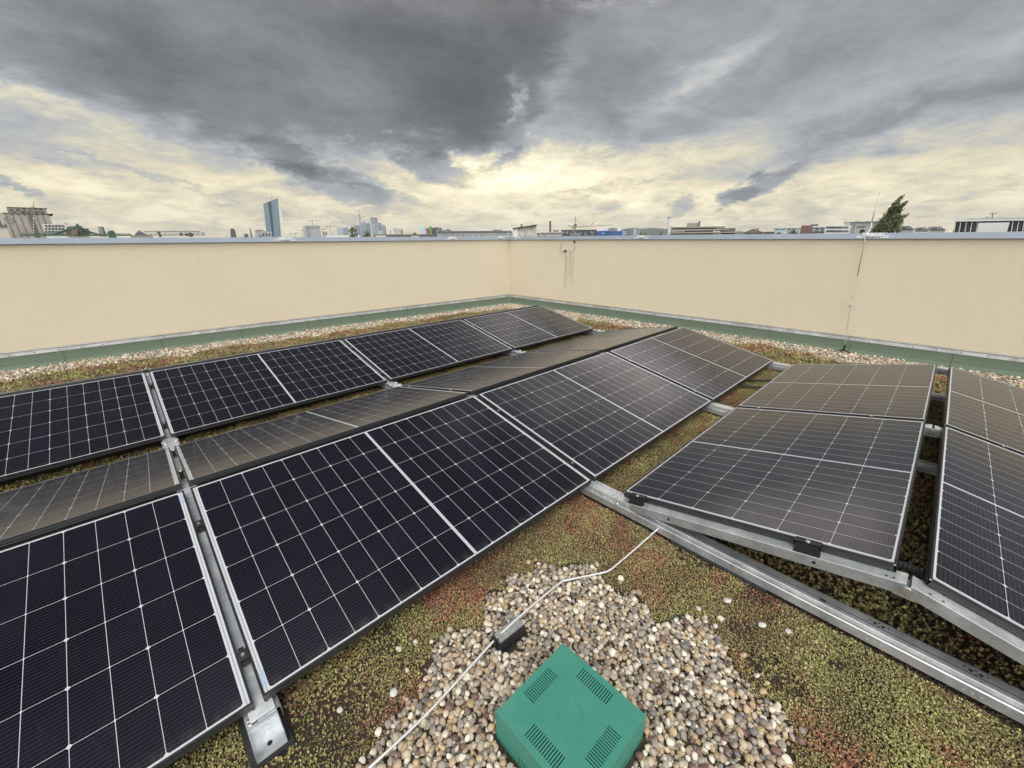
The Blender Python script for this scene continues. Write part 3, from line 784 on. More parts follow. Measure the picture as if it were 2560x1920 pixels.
# ------------------------------------------------------------------ lightning rod, small spike and wire loop
def wp_(px, py, off):
    x_, z_ = on_wall(px, py, MR, off); return MR @ Vector((x_, off, z_))
rod = thing('lightning_rod', 'tall thin lightning rod leaning at the right wall with an S-bend at the coping', 'lightning rod', Matrix.Translation(wp_(2110, 878, .16)))
def putw(mb, name, mt, par, **kw):
    o = mb.build(name, mt, par, **kw); o.matrix_parent_inverse = par.matrix_world.inverted(); return o
base_p = wp_(2110, 872, .16)
b = MB(); b.tube([base_p, wp_(2114, 848, .13), wp_(2126, 763, .10), wp_(2143, 690, .075)], .0048, 8); putw(b, 'lower_rod', MT['rodgrey'], rod, smooth=True)
b = MB(); b.tube([wp_(2143, 690, .075), wp_(2155, 636, .066), wp_(2161, 605, .062)], .0052, 8); putw(b, 'middle_rod', MT['copper'], rod, smooth=True)
b = MB(); b.tube(smooth_path([wp_(2161, 606, .062), wp_(2164, 590, .062), wp_(2167, 583, .055), wp_(2174, 576, .03), wp_(2177, 568, .02), wp_(2179, 556, .015)]), .0065, 8); putw(b, 'bent_sleeve', MT['wire'], rod, smooth=True)
b = MB(); b.tube([wp_(2179, 557, .015), wp_(2189, 519, .0), wp_(2199, 480, -.02)], [.006, .005, .004], 8); putw(b, 'tip', MT['galv2'], rod, smooth=True)
p = wp_(2126, 763, .10); b = MB(); b.cyl(p+Vector((0, -.016, -.014)), p+Vector((0, .016, -.014)), .010, seg=8); b.cyl(p+Vector((0, -.016, .014)), p+Vector((0, .016, .014)), .010, seg=8); b.cyl(p+Vector((.02, 0, 0)), p+Vector((-.02, 0, 0)), .013, seg=8); putw(b, 'rod_clamp', MT['galv2'], rod)
p = Vector((base_p.x, base_p.y, GZ)); b = MB()
for a in (40, 160, 280): b.cyl(p+Vector((.10*math.cos(R(a)), .10*math.sin(R(a)), .01)), base_p+Vector((0, 0, -.01)), .014, .010, 6)
b.cyl(base_p+Vector((0, 0, -.03)), base_p+Vector((0, 0, .05)), .013, seg=8); putw(b, 'tripod_foot', MT['black'], rod)
p = wp_(2170, 588, .05); b = MB(); b.box(-.03, .03, -.02, .02, -.012, .012, Matrix.Translation(p)); putw(b, 'coping_clamp', MT['galv'], rod)

def lp(px, py, off):
    x_, z_ = on_wall(px, py, MR, off); return MR @ Vector((x_, off, z_))
loop = thing('wire_loop', 'thin bent wire loop with a clamp hanging under the right wall coping', 'wire loop', Matrix.Translation(lp(1420, 612, .02)))
b = MB(); b.tube(smooth_path([lp(1405.5, 606, .018), lp(1402, 616, .02), lp(1399.5, 624, .02), lp(1404, 627, .022), lp(1413, 628, .022), lp(1424, 629, .022), lp(1431, 628, .022), lp(1434, 625, .022), lp(1437, 617, .022), lp(1435.5, 605, .018)], 5), .0045, 6); putw(b, 'wire', MT['galv2'], loop, smooth=True)
b = MB(); q = lp(1413, 627.5, .024); b.box(-.02, .02, -.022, .022, -.016, .016, Matrix.Translation(q)); q = lp(1436, 603, .02); b.box(-.012, .012, -.012, .012, -.03, .01, Matrix.Translation(q)); putw(b, 'wire_clamp', MT['hole'], loop)
def cp(px, py):
    x_, z_ = on_wall(px, py, ML, -.12); return ML @ Vector((x_, -.12, z_))
spk = thing('air_terminal', 'thin upright air terminal spike on the coping at the wall corner', 'lightning rod', Matrix.Translation(cp(1271, 592)))
b = MB(); b.tube([cp(1272, 594), cp(1269.5, 565), cp(1267, 540)], [.006, .005, .003], 7); putw(b, 'spike', MT['wire'], spk, smooth=True)
q = cp(1272, 595); b = MB(); b.box(-.05, .05, -.02, .02, -.02, .012, Matrix.Translation(q)); b.tube([q+Vector((-.04, 0, .0)), q+Vector((0, 0, .09)), q+Vector((.05, 0, .0))], .004, 6); putw(b, 'holder', MT['galv'], spk)

# ------------------------------------------------------------------ pebbles
def ico(sub):
    t = (1+5**.5)/2
    v = [(-1,t,0),(1,t,0),(-1,-t,0),(1,-t,0),(0,-1,t),(0,1,t),(0,-1,-t),(0,1,-t),(t,0,-1),(t,0,1),(-t,0,-1),(-t,0,1)]
    f = [(0,11,5),(0,5,1),(0,1,7),(0,7,10),(0,10,11),(1,5,9),(5,11,4),(11,10,2),(10,7,6),(7,1,8),(3,9,4),(3,4,2),(3,2,6),(3,6,8),(3,8,9),(4,9,5),(2,4,11),(6,2,10),(8,6,7),(9,8,1)]
    v = [Vector(p).normalized() for p in v]
    for _ in range(sub):
        mid = {}; nf = []
        def mp(a, b):
            k = (min(a, b), max(a, b))
            if k not in mid: v.append(((v[a]+v[b])/2).normalized()); mid[k] = len(v)-1
            return mid[k]
        for a, b_, c in f:
            x_, y_, z_ = mp(a, b_), mp(b_, c), mp(c, a); nf += [(a, x_, z_), (b_, y_, x_), (c, z_, y_), (x_, y_, z_)]
        f = nf
    return np.array([tuple(p) for p in v]), np.array(f)
def stone_protos(sub, n, seed):
    rg = np.random.default_rng(seed); V_, F_ = ico(sub); out = []
    for _ in range(n):
        v = V_.copy()
        for _k in range(3):
            dvec = rg.normal(size=3); dvec /= np.linalg.norm(dvec); k = rg.uniform(.45, .8)
            dd = v @ dvec; v = v - np.where(dd > k, (dd-k)*.75, 0)[:, None]*dvec    # flattened flanks
        v = v*(1 + .10*np.sin(v @ rg.normal(size=3)*2.2 + rg.uniform(0, 6)))[:, None]
        v = v*np.array([1, rg.uniform(.68, .95), rg.uniform(.48, .72)]); out.append(v)
    return out, F_
def scatter(protos, F_, pos, size, seed, flat=.45):
    rg = np.random.default_rng(seed); n = len(pos); nv = len(protos[0])
    P_ = np.array(protos)[rg.integers(0, len(protos), n)]
    yaw = rg.uniform(0, 2*np.pi, n); tx = rg.normal(0, flat, n); ty = rg.normal(0, flat, n)
    cz, sz = np.cos(yaw), np.sin(yaw); cx, sx = np.cos(tx), np.sin(tx); cyy, syy = np.cos(ty), np.sin(ty); o = np.zeros(n); i1 = np.ones(n)
    Rz = np.stack([np.stack([cz,-sz,o],1), np.stack([sz,cz,o],1), np.stack([o,o,i1],1)],1)
    Rx = np.stack([np.stack([i1,o,o],1), np.stack([o,cx,-sx],1), np.stack([o,sx,cx],1)],1)
    Ry = np.stack([np.stack([cyy,o,syy],1), np.stack([o,i1,o],1), np.stack([-syy,o,cyy],1)],1)
    RR = Rx @ Ry @ Rz
    v = np.einsum('nij,nkj->nki', RR, P_)*size[:, None, None] + pos[:, None, :]
    f = F_[None] + (np.arange(n)*nv)[:, None, None]
    return v.reshape(-1, 3), f.reshape(-1, F_.shape[1])
PATCH = np.array([(1.42,-.86),(1.37,-.78),(1.27,-.70),(1.30,-.60),(1.29,-.50),(1.31,-.37),(1.17,-.19),(1.07,-.14),(.975,-.12),(.91,-.135),(.78,-.165),(.72,-.20),(.65,-.165),(.53,-.185),(.455,-.195),(.40,-.28),(.33,-.275),(.28,-.29),(.185,-.30),(.10,-.42),(.02,-.75),(.1,-1.25),(.5,-1.6),(.95,-1.45),(1.09,-1.23),(1.18,-1.21),(1.235,-1.16),(1.275,-1.05),(1.31,-1.0),(1.36,-.905)])
def inpoly(x, y, P_):
    c = np.zeros(np.shape(x), bool); n = len(P_)
    for i in range(n):
        (xa, ya), (xb, yb) = P_[i], P_[(i+1) % n]
        with np.errstate(divide='ignore', invalid='ignore'):
            c ^= ((ya > y) != (yb > y)) & (x < (xb-xa)*(y-ya)/(yb-ya+1e-12)+xa)
    return c
def polydist(x, y, P_):
    dmin = np.full(np.shape(x), 9.0); n = len(P_)
    for i in range(n):
        a = P_[i]; b_ = P_[(i+1) % n]; ab = b_-a; t = np.clip(((x-a[0])*ab[0]+(y-a[1])*ab[1])/(ab@ab), 0, 1)
        dmin = np.minimum(dmin, np.hypot(x-a[0]-t*ab[0], y-a[1]-t*ab[1]))
    return dmin
def jgrid(x0, x1, y0, y1, sp, seed, jit=.48):
    rg = np.random.default_rng(seed); gx_, gy_ = np.meshgrid(np.arange(x0, x1, sp), np.arange(y0, y1, sp))
    x = gx_.ravel() + rg.uniform(-jit, jit, gx_.size)*sp; y = gy_.ravel() + rg.uniform(-jit, jit, gx_.size)*sp; return x, y
BOX = (.516, .839, -.878, -.554)
def inbox(x, y, m_=0.012): return (x > BOX[0]-m_) & (x < BOX[1]+m_) & (y > BOX[2]-m_) & (y < BOX[3]+m_)
protos2, F2 = stone_protos(2, 14, 3); protos1, F1 = stone_protos(1, 12, 4)
allv, allf, off = [], [], 0
def add_layer(sp, smin, smax, z, seed, keep, edge):
    global off
    x, y = jgrid(-.1, 1.6, -1.6, 0, sp, seed); rg = np.random.default_rng(seed+1)
    ins = inpoly(x, y, PATCH); dd = polydist(x, y, PATCH)
    sd = np.where(ins, dd, -dd) + (vnoise(x, y, 14, 9)-.5)*.07
    k = (sd > edge) & ~inbox(x, y, .016) & (rg.uniform(size=len(x)) < keep)
    k &= ~((np.abs(x-.775) < .07) & (np.abs(y+.338) < .045))
    k |= False
    x, y = x[k], y[k]; s = smin + (smax-smin)*rg.beta(1.6, 2.6, len(x))
    pos = np.stack([x, y, GZ + z + s*.35], 1)
    v, f = scatter(protos2, F2, pos, s, seed+2); allv.append(v); allf.append(f+off); off += len(v)
add_layer(.0165, .0070, .0115, .000, 11, 1.0, -.004)
add_layer(.0205, .0085, .0155, .008, 21, 1.0, .004)
add_layer(.0240, .0085, .0185, .017, 31, .85, .018)
# scattered outliers round the edge
rg = np.random.default_rng(77); x, y = jgrid(.0, 1.6, -1.4, -.02, .035, 41); sd = np.where(inpoly(x, y, PATCH), -1, polydist(x, y, PATCH))
k = (sd > 0) & (rg.uniform(size=len(x)) < .40*np.exp(-(sd/.050)**2)) & ~inbox(x, y); x, y = x[k], y[k]; s = rg.uniform(.008, .017, len(x))
v, f = scatter(protos2, F2, np.stack([x, y, GZ+.008+s*.3], 1), s, 42); allv.append(v); allf.append(f+off); off += len(v)
tag(big_mesh('gravel', np.concatenate(allv), np.concatenate(allf), MT['pebble'], True), 'mixed grey, tan and white rounded pebbles heaped round the green box', 'gravel', kind='stuff')

# gravel margins along both walls
def strip_coords(x, y):
    p = np.stack([x-XC, y-YC], 1); dl = p @ np.array(NL[:2]); dr = p @ np.array(NR[:2]); return dl, dr
allv, allf, off = [], [], 0
for (sp, smin, smax, z, seed, keep) in ((.026, .010, .017, .0, 51, .95), (.034, .011, .021, .010, 61, .8)):
    x, y = jgrid(-3.2, XC+.2, -4.6, YC+.75, sp, seed); dl, dr = strip_coords(x, y); rg = np.random.default_rng(seed)
    nz = vnoise(x, y, 2.3, 12); n3 = vnoise(x, y, 7, 13)
    wl = .36 + .34*nz + .16*n3; wr = .34 + .40*nz + .16*n3
    k = (dl > .03) & (dr > .03) & ((dl < wl) | (dr < wr)) & (rg.uniform(size=len(x)) < keep)
    k &= (x < XC+.15)
    x, y = x[k], y[k]; s = rg.uniform(smin, smax, len(x)); v, f = scatter(protos1, F1, np.stack([x, y, GZ+z+s*.35], 1), s, seed+2); allv.append(v); allf.append(f+off); off += len(v)
tag(big_mesh('gravel', np.concatenate(allv), np.concatenate(allf), MT['pebble'], True), 'pale gravel margin lying along the foot of both parapet walls', 'gravel', kind='stuff')

# loose stones on the sedum
lv = [(.437,-.08,.014),(.345,-.214,.015),(.188,-.139,.012),(1.57,-.868,.017),(1.403,-.88,.013),(1.398,-.845,.011),(1.545,-1.007,.017),(1.589,-1.091,.015),(1.44,-.80,.012),(.50,-.10,.011)]
_wm = simple('pale_stone', (.52, .50, .45), .7, 0, .2, 60)
lm0 = None
for i, (x, y, s) in enumerate(lv):
    pv0 = protos2[i % 14]*s; 
    o = big_mesh('loose_stone', pv0, F2, _wm, True); o.location = (x, y, GZ+.016+s*.2); o.rotation_euler = (rg.normal(0, .3), rg.normal(0, .3), rg.uniform(0, 6))
    tag(o, 'loose pale pebble lying by itself on the sedum near the gravel patch', 'stone', 'loose pebbles on the sedum')

# dark brown lava granules showing through the planting
V0, F0 = ico(0); pr0 = [V0*np.array([1, .8, .7])]
x, y = jgrid(-.7, 2.0, -2.1, .3, .0115, 201); rg = np.random.default_rng(202); k = (~inpoly(x, y, PATCH)) & (rg.uniform(size=len(x)) < .8); x, y = x[k], y[k]
v, f = scatter(pr0, F0, np.stack([x, y, ground_h(x, y)+.003], 1), rg.uniform(.003, .0075, len(x)), 203, .8)
lm_, lt_, lp_ = mat('lava_granule'); lt_.put(lp_.inputs['Base Color'], lt_.ramp(X(lt_, lt_.node('ShaderNodeNewGeometry').outputs['Random Per Island']), [(0, (.035, .028, .024)), (.5, (.085, .055, .038)), (.8, (.14, .075, .05)), (1, (.05, .05, .05))])); lp_.inputs['Roughness'].default_value = .9
tag(big_mesh('granules', v, f, lm_), 'dark brown lava granules in the growing layer between sedum plants', 'gravel', kind='stuff')

# ------------------------------------------------------------------ sedum ground cover
def leaf_protos(n, seed, nl):
    rg = np.random.default_rng(seed); out = []
    for _ in range(n):
        vs, fs = [], []
        for k in range(nl):
            az = rg.uniform(0, 6.28); el = rg.uniform(.15, 1.25); ln = rg.uniform(.55, 1.0); wd = rg.uniform(.26, .40); z0 = rg.uniform(-.1, .8)
            dr_ = np.array([math.cos(az)*math.cos(el), math.sin(az)*math.cos(el), math.sin(el)]); sd_ = np.array([-math.sin(az), math.cos(az), 0]); nr = np.cross(dr_, sd_); nr = nr if nr[2] > 0 else -nr
            o = np.array([0, 0, z0]) + rg.normal(0, .12, 3); i0 = len(vs)
            vs += [o, o+dr_*ln*.5+sd_*wd, o+dr_*ln, o+dr_*ln*.5-sd_*wd, o+dr_*ln*.55+nr*wd*.55]
            fs += [(i0, i0+1, i0+4), (i0+1, i0+2, i0+4), (i0+2, i0+3, i0+4), (i0+3, i0, i0+4)]
        out.append(np.array(vs))
    return out, np.array(fs)
lp8, LF = leaf_protos(14, 8, 8)
def under(x, y, rows): return False
allv, allf, off = [], [], 0
def sedum(x0, x1, y0, y1, sp, seed, smin, smax, cond, cover):
    global off
    x, y = jgrid(x0, x1, y0, y1, sp, seed); rg = np.random.default_rng(seed+5)
    bare = vnoise(x, y, 3.4, 21)*.55 + vnoise(x, y, 9.5, 22)*.45
    k = cond(x, y) & (rg.uniform(size=len(x)) < np.clip((bare-(.17 if cover else .14))*7, .38, 1))
    x, y = x[k], y[k]; s = rg.uniform(smin, smax, len(x))*(.75+.6*vnoise(x, y, 6, 23)); hm = .002 + .011*vnoise(x, y, 8, 24)
    v, f = scatter(lp8, LF, np.stack([x, y, ground_h(x, y)+hm*.8], 1), s, seed+6, .18); allv.append(v); allf.append(f+off); off += len(v)
def near(x, y):
    ins = inpoly(x, y, PATCH); sd = np.where(ins, -polydist(x, y, PATCH), polydist(x, y, PATCH)) - (vnoise(x, y, 14, 9)-.5)*.07
    padz = ((np.abs(x-RX[1]-.003) < .056) & (y < .02)) | ((np.abs(x) < .06) & (y > -.12))
    soil = np.exp(-(((x-.12)/.22)**2 + ((y+.12)/.16)**2))
    rg = np.random.default_rng(99)
    return (sd > -.012 + .03*vnoise(x, y, 30, 31)) & ~inbox(x, y) & ~padz & (rg.uniform(size=len(x)) > soil*.75)
sedum(-.6, 1.9, -2.1, .22, .0074, 101, .0046, .0082, near, True)
def valley(x, y): return ((y > -.40) & (y < .16) & (x > 1.86)) & ~(np.abs(x-RX[2]) < .05)
sedum(1.86, 5.6, -.40, .16, .0105, 111, .006, .0105, valley, False)
sedum(-1.9, 5.6, 2.16, 2.68, .0165, 121, .010, .017, lambda x, y: y > 0, False)
def under45(x, y): return (x > 1.86) & (y < -.36)
sedum(1.86, 5.8, -3.0, -.36, .022, 131, .011, .017, under45, False)
def wallside(x, y):
    dl, dr = strip_coords(x, y); nz = vnoise(x, y, 2.3, 12); n3 = vnoise(x, y, 7, 13)
    wl = .30 + .34*nz + .16*n3; wr = .28 + .40*nz + .16*n3
    return ((dl > wl) & (dr > wr) & (y > 4.7)) | ((dr > wr) & (dl > wl) & (x > 5.42))
sedum(-3.0, XC, -4.5, YC+.7, .024, 141, .012, .021, wallside, False)
tag(big_mesh('sedum', np.concatenate(allv), np.concatenate(allf), MT['sedum'], False), 'low sedum carpet in yellow green and rusty red covering the roof', 'sedum', kind='stuff')

# ------------------------------------------------------------------ the city beyond the roof
CITY = -20.0
gd = MB(); n_ = 48; R_ = 12000
gd.add([(0, 0, CITY)] + [(R_*math.cos(2*math.pi*i/n_), R_*math.sin(2*math.pi*i/n_), CITY) for i in range(n_)], [(0, i+1, (i+1) % n_+1) for i in range(n_)])
tag(gd.build('ground', simple('city_ground', (.10, .105, .085), .95, 0, .4, .004)), kind='structure')

class Site:
    """a spot in the city at distance D in the direction of picture column px; local x right, y away, z up"""
    def __init__(s, name, label, cat, px, D, group=None, turn=0):
        h = ray(px, 587); h.z = 0; h.normalize(); s.h = h; s.D = D
        s.o = Vector((CAM.x+h.x*D, CAM.y+h.y*D, CITY)); rt = Vector((h.y, -h.x, 0)); s.rt = rt
        s.M = Matrix(((rt.x, h.x, 0, s.o.x), (rt.y, h.y, 0, s.o.y), (0, 0, 1, s.o.z), (0, 0, 0, 1)))
        s.root = thing(name, label, cat, s.M, group) if name else None
    def P(s, px, py):
        v = ray(px, py); k = s.D/(v.x*s.h.x+v.y*s.h.y); p = CAM + v*k - s.o; return p.dot(s.rt), p.z
    def rect(s, x0, x1, y0, y1):
        ym = (y0 + min(y1 if y1 else 590, 590))/2
        z1 = s.P((x0+x1)/2, y0)[1]; z0 = s.P((x0+x1)/2, y1)[1] if y1 else 0.0
        return s.P(x0, ym)[0], s.P(x1, ym)[0], z0, z1
    def box(s, name, mt, x0, x1, y0, y1=None, d0=0.0, d1=None, parent=None, label=None):
        a, b, z0, z1 = s.rect(x0, x1, y0, y1); m_ = MB()
        if d1 is None: d1 = d0 + max(3.0, (b-a)*.7)
        m_.box(a, b, d0, d1, z0, z1); o = m_.build(name, mt, parent or s.root)
        if label: o['label'] = label
        return o
    def poly(s, name, mt, pts, d0, d1, parent=None):
        """outline in the picture's proportions, given real depth"""
        q = [s.P(*p) for p in pts]; m_ = MB(); m_.prism(q, 'y', d0, d1); return m_.build(name, mt, parent or s.root)
    def windows(s, mt, x0, x1, y0, y1, nx, ny, fx=.6, fy=.55, parent=None, name='window', skip=()):
        for j in range(ny):
            for i in range(nx):
                if (i, j) in skip: continue
                w = (x1-x0)/nx; h = (y1-y0)/ny
                s.box(name, mt, x0+w*(i+.5-fx/2), x0+w*(i+.5+fx/2), y0+h*(j+.5-fy/2), y0+h*(j+.5+fy/2), -.12, .05, parent)
    def rod(s, name, mt, p, q, r, d0=1.0, parent=None, r1=None):
        a = s.P(*p); b = s.P(*q); m_ = MB(); m_.cyl((a[0], d0, a[1]), (b[0], d0, b[1]), r, r1, 6); return m_.build(name, mt, parent or s.root)
wall_c = lambda n, c, **k: simple(n, c, .85, 0, .10, .25, **k)
CM = dict(silo=wall_c('silo_concrete', (.40, .37, .32)), dark=simple('dark_glass', (.035, .04, .048), .25, 0, .3, 1), roof=wall_c('slate_roof', (.06, .055, .052)), white=wall_c('white_facade', (.62, .62, .60)),
    grey=wall_c('grey_facade', (.34, .35, .35)), dgrey=wall_c('dark_grey_facade', (.085, .09, .097)), green=wall_c('green_steel', (.075, .125, .09)), rust=simple('rusty_steel', (.26, .16, .09), .7, 0, .4, 1),
    brick=wall_c('red_brick', (.165, .105, .085)), conc=wall_c('weathered_concrete', (.27, .25, .215)), cdark=wall_c('dark_concrete', (.13, .12, .105)), blue=wall_c('blue_cladding', (.045, .10, .25)), red=wall_c('red_cladding', (.33, .09, .075)),
    lime=wall_c('green_cladding', (.11, .27, .12)), cream=wall_c('cream_plaster', (.55, .51, .43)), steel=wall_c('grey_steel', (.22, .22, .22)), yellow=wall_c('crane_yellow', (.36, .27, .15)), glass=simple('window_glass', (.09, .11, .13), .12, 0, .3, .5),
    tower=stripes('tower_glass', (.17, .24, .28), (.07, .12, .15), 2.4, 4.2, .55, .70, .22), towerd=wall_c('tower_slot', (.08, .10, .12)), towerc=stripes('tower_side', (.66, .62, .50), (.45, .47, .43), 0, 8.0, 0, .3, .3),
    sky1=stripes('high_rise_a', (.40, .43, .47), (.14, .17, .21), 5, 4, .5, .5, .4), sky2=stripes('high_rise_b', (.25, .28, .32), (.08, .10, .13), 7, 0, .5, 0, .4), sky3=stripes('high_rise_c', (.33, .36, .40), (.10, .13, .17), 0, 7, 0, .5, .4),
    hotel=stripes('hotel_grid', (.40, .40, .40), (.13, .14, .15), 4.0, 3.4, .55, .5, .6), frameb=stripes('balcony_grid', (.50, .46, .40), (.14, .13, .12), 3.6, 3.2, .5, .5, .7), hill=wall_c('hill_forest', (.05, .075, .05)),
    leafd=None)
def m_leaf(name, a, b):
    m, t, p = mat(name); g = t.node('ShaderNodeNewGeometry'); t.put(p.inputs['Base Color'], t.mix(X(t, g.outputs['Random Per Island']), a, b)); p.inputs['Roughness'].default_value = .7; return m
LEAFD = m_leaf('poplar_leaf', (.045, .065, .030), (.18, .215, .10)); LEAFG = m_leaf('tree_leaf', (.035, .06, .018), (.13, .165, .045)); BARK = simple('bark', (.09, .07, .05), .9)
def crown(fn, n, size, seed, mt, parent):
    """leaf clumps: fn(rng) gives a point inside the crown"""
    rg_ = np.random.default_rng(seed); base_ = np.array([[-.5,-.25,0],[.5,-.3,.1],[.45,.3,0],[-.4,.28,-.1]])
    pts = np.array([fn(rg_) for _ in range(n)]); A = rg_.normal(size=(n, 3, 3)); Q, _ = np.linalg.qr(A)
    sz = rg_.uniform(.6, 1.4, n)*size
    v = np.einsum('nij,kj->nki', Q, base_)*sz[:, None, None] + pts[:, None, :]
    f = np.arange(n*4).reshape(n, 4); o = big_mesh('crown', v.reshape(-1, 3), f, mt); o.parent = parent; return o
def tree(name, label, px, D, x0, x1, ytop, seed, mt=None, n=1400, group=None, clumps=14):
    S = Site(name, label, 'tree', px, D, group); a, b, z0, z1 = S.rect(x0, x1, ytop, 590); zc = CITY
    top = z1; w = (b-a)/2; cx = (a+b)/2; hgt = top; r0 = random.Random(seed)
    zb = max(2.0, top - max(2.6*w, 6))
    cl = []
    for _ in range(clumps):
        t = r0.random(); rr = math.sin(math.pi*min(.95, .15+.8*t))**.6
        cl.append((cx + r0.uniform(-1, 1)*w*.72*rr, r0.uniform(-1, 1)*w*.7*rr, zb + (top-zb)*t*.9, w*r0.uniform(.28, .5)))
    def fn(rg_):
        c = cl[rg_.integers(len(cl))]; d_ = rg_.normal(size=3); d_ /= np.linalg.norm(d_); k = c[3]*rg_.uniform(.5, 1)**.5
        p = np.array(c[:3]) + d_*k*np.array([1, 1, .8]); p[2] = min(p[2], top); return p
    crown(fn, n, max(.25, w*.16), seed, mt or LEAFG, S.root)
    m_ = MB(); m_.tube([(cx, 0, 0), (cx+.1*w, 0, zb), (cx, 0, zb+(top-zb)*.6)], [w*.09, w*.07, w*.02], 7)
    for c in cl[:6]: m_.tube([(cx+.05*w, 0, zb*.9), ((cx+c[0])/2, c[1]/2, (zb+c[2])/2), c[:3]], [w*.045, w*.03, w*.012], 5)
    m_.build('trunk', BARK, S.root); return S

# grain silo at the left edge
S = Site('grain_silo', 'tall beige grain silo with ribbed concrete cells and a roof storey', 'silo', 72, 260)
S.box('silo_cells', CM['silo'], 8, 132, 534, None, 0, 22)
for px in (25, 42, 59, 77, 100, 116): S.box('joint', CM['cdark'], px-.5, px+.5, 540, None, -.25, .0)
S.box('dark_stair_strip', CM['cdark'], 80, 89, 534.5, None, -.3, 0)
for i, (py, w_) in enumerate(((545, 3.0), (552, 2.2), (559, 3.2), (566, 2.6), (573, 3.0), (580, 2.4))): S.box('strip_panel', CM['white'], 84-w_/2, 84+w_/2, py, py+4.2, -.45, -.31)
for px in (14, 30, 46, 62, 93, 108, 121):
    for q in (-1.7, 1.7): S.box('window', CM['dark'], px+q-1, px+q+1, 535.5, 538.3, -.15, .1)
o = S.box('roof_storey', CM['silo'], 18, 116, 519.5, 533.6, 2, 14); S.box('roof_edge', CM['cdark'], 17, 117, 518.2, 519.7, 1.5, 14.5, o); S.box('floor_band', CM['cdark'], 17.5, 116.5, 526.6, 527.6, 1.6, 2.0, o); S.box('floor_band', CM['cdark'], 7, 133, 532.9, 534.1, -.4, 22.4, o)
for px, py, w_ in ((28,522,5),(44,522,7),(60,521.5,5),(75,522,4),(88,521.5,5),(102,521.5,7),(34,529.5,8),(58,529,9),(72,529,4),(92,529.5,5),(106,529.5,6)): S.box('window', CM['dark'], px-w_/2, px+w_/2, py, py+3.4, 1.85, 2.05, o)
S.box('stair_head', CM['silo'], 78, 87, 514.5, 518, 4, 9, o); S.rod('antenna', CM['steel'], (85, 514.5), (83, 504), .12, 6, o)
m_ = MB(); a_, z_ = S.P(21, 548); m_.tube([(a_+1.15*math.cos(t), -.2, z_+1.15*math.sin(t)) for t in np.linspace(0, 6.4, 20)], .13, 5); m_.box(a_-.8, a_+.8, -.25, -.1, z_-.12, z_+.12); m_.build('round_emblem', CM['grey'], S.root)
S = Site('annexe_building', 'low pale building with a dark attic at the left picture edge before the silo', 'building', 8, 240)
S.box('wall', CM['cream'], -60, 21, 567, None, 0, 14); S.box('attic', CM['roof'], -60, 17, 561, 567, .6, 12); S.box('ledge', CM['conc'], -60, 22, 566.4, 568, -.3, 0); S.windows(CM['grey'], -20, 14, 562, 566, 5, 1); S.box('glazed_tower', CM['glass'], -40, 2, 540, 560.5, 4, 10)
S = Site('office_block', 'white framed office block with a grid of dark windows right of the silo', 'building', 136, 220)
S.box('wall', CM['white'], 110, 172, 561, None, 0, 12); S.windows(CM['dark'], 111, 162, 561.5, 590, 6, 4, .74, .62); S.box('lift_house', CM['grey'], 161, 169, 556, 561, 3, 7); S.box('vent', CM['steel'], 143.5, 147, 558, 561, 3, 5)
S = Site('slate_roofed_house', 'house with a dark pointed hip roof behind the green crane post', 'house', 193, 180)
S.box('wall', CM['cream'], 164, 224, 583, None, 1, 16)
m_ = MB(); a_, b_, z0, z1 = S.rect(160, 228, 563, 583); ax = S.P(193, 563)[0]
m_.add([(a_, 0, z0), (b_, 0, z0), (b_, 18, z0), (a_, 18, z0), (a_+ (b_-a_)*.12, 6, z0+(z1-z0)*.85), (ax, 7, z1), (ax+.8, 10, z1), (ax+(b_-ax)*.6, 8, z0+(z1-z0)*.45)], [(0,1,7,5,4), (1,2,6,7), (5,7,6), (2,3,4,5,6), (3,0,4), (0,3,2,1)]); rfo = m_.build('roof', CM['roof'], S.root)
S.rod('finial', CM['roof'], (193.5, 564), (193, 557), .5, 8, rfo, .12); S.box('dormer', CM['roof'], 213, 222, 571, 577, 1, 6, rfo); S.box('skylight', CM['glass'], 203, 207, 574, 577, .2, 3, rfo); S.windows(CM['dark'], 166, 222, 583.6, 590, 9, 1, .4, .8)
S = Site('harbour_crane', 'green derrick crane with long beam, leaning struts and a rusty counterweight', 'crane', 190, 70)
S.box('main_beam', CM['green'], 49, 330, 585.6, 589.8, 0, .8); S.rod('handrail', CM['green'], (50, 582.6), (328, 584), .03, .7)
S.rod('strut', CM['green'], (124, 587), (192, 568), .14, .3); S.rod('strut', CM['green'], (193, 568), (252, 589), .10, .3)
S.poly('tower_post', CM['green'], [(189, 566.5), (196, 566.5), (206, 590), (194, 590)], -.3, .6)
for i, px in enumerate((178, 183.5, 189)): S.poly('counterweight', CM['rust'], [(px, 574), (px+4.2, 573), (px+5.6, 588), (px+1.6, 588)], -.6, -.32)
S = Site('dark_post', 'single dark leaning post beside the green crane', 'post', 254, 90); S.rod('shaft', CM['steel'], (259, 592), (251.5, 567), .42, 0, None, .32); S.box('cap', CM['dgrey'], 250.2, 252.8, 566, 567.6, -.3, .3)
S = Site('crane_cabin', 'small green machine cabin with a stepped roof', 'cabin', 278, 85); S.box('body', CM['green'], 269, 289, 580, None, 0, 2); S.box('roof', CM['green'], 271, 285, 576.6, 579.8, .2, 1.8); S.box('window', CM['dark'], 273, 284, 582, 585.5, -.05, 0)
S = Site('glass_pyramid', 'low glass pyramid skylight left of the horizontal lattice boom', 'skylight', 352, 110)
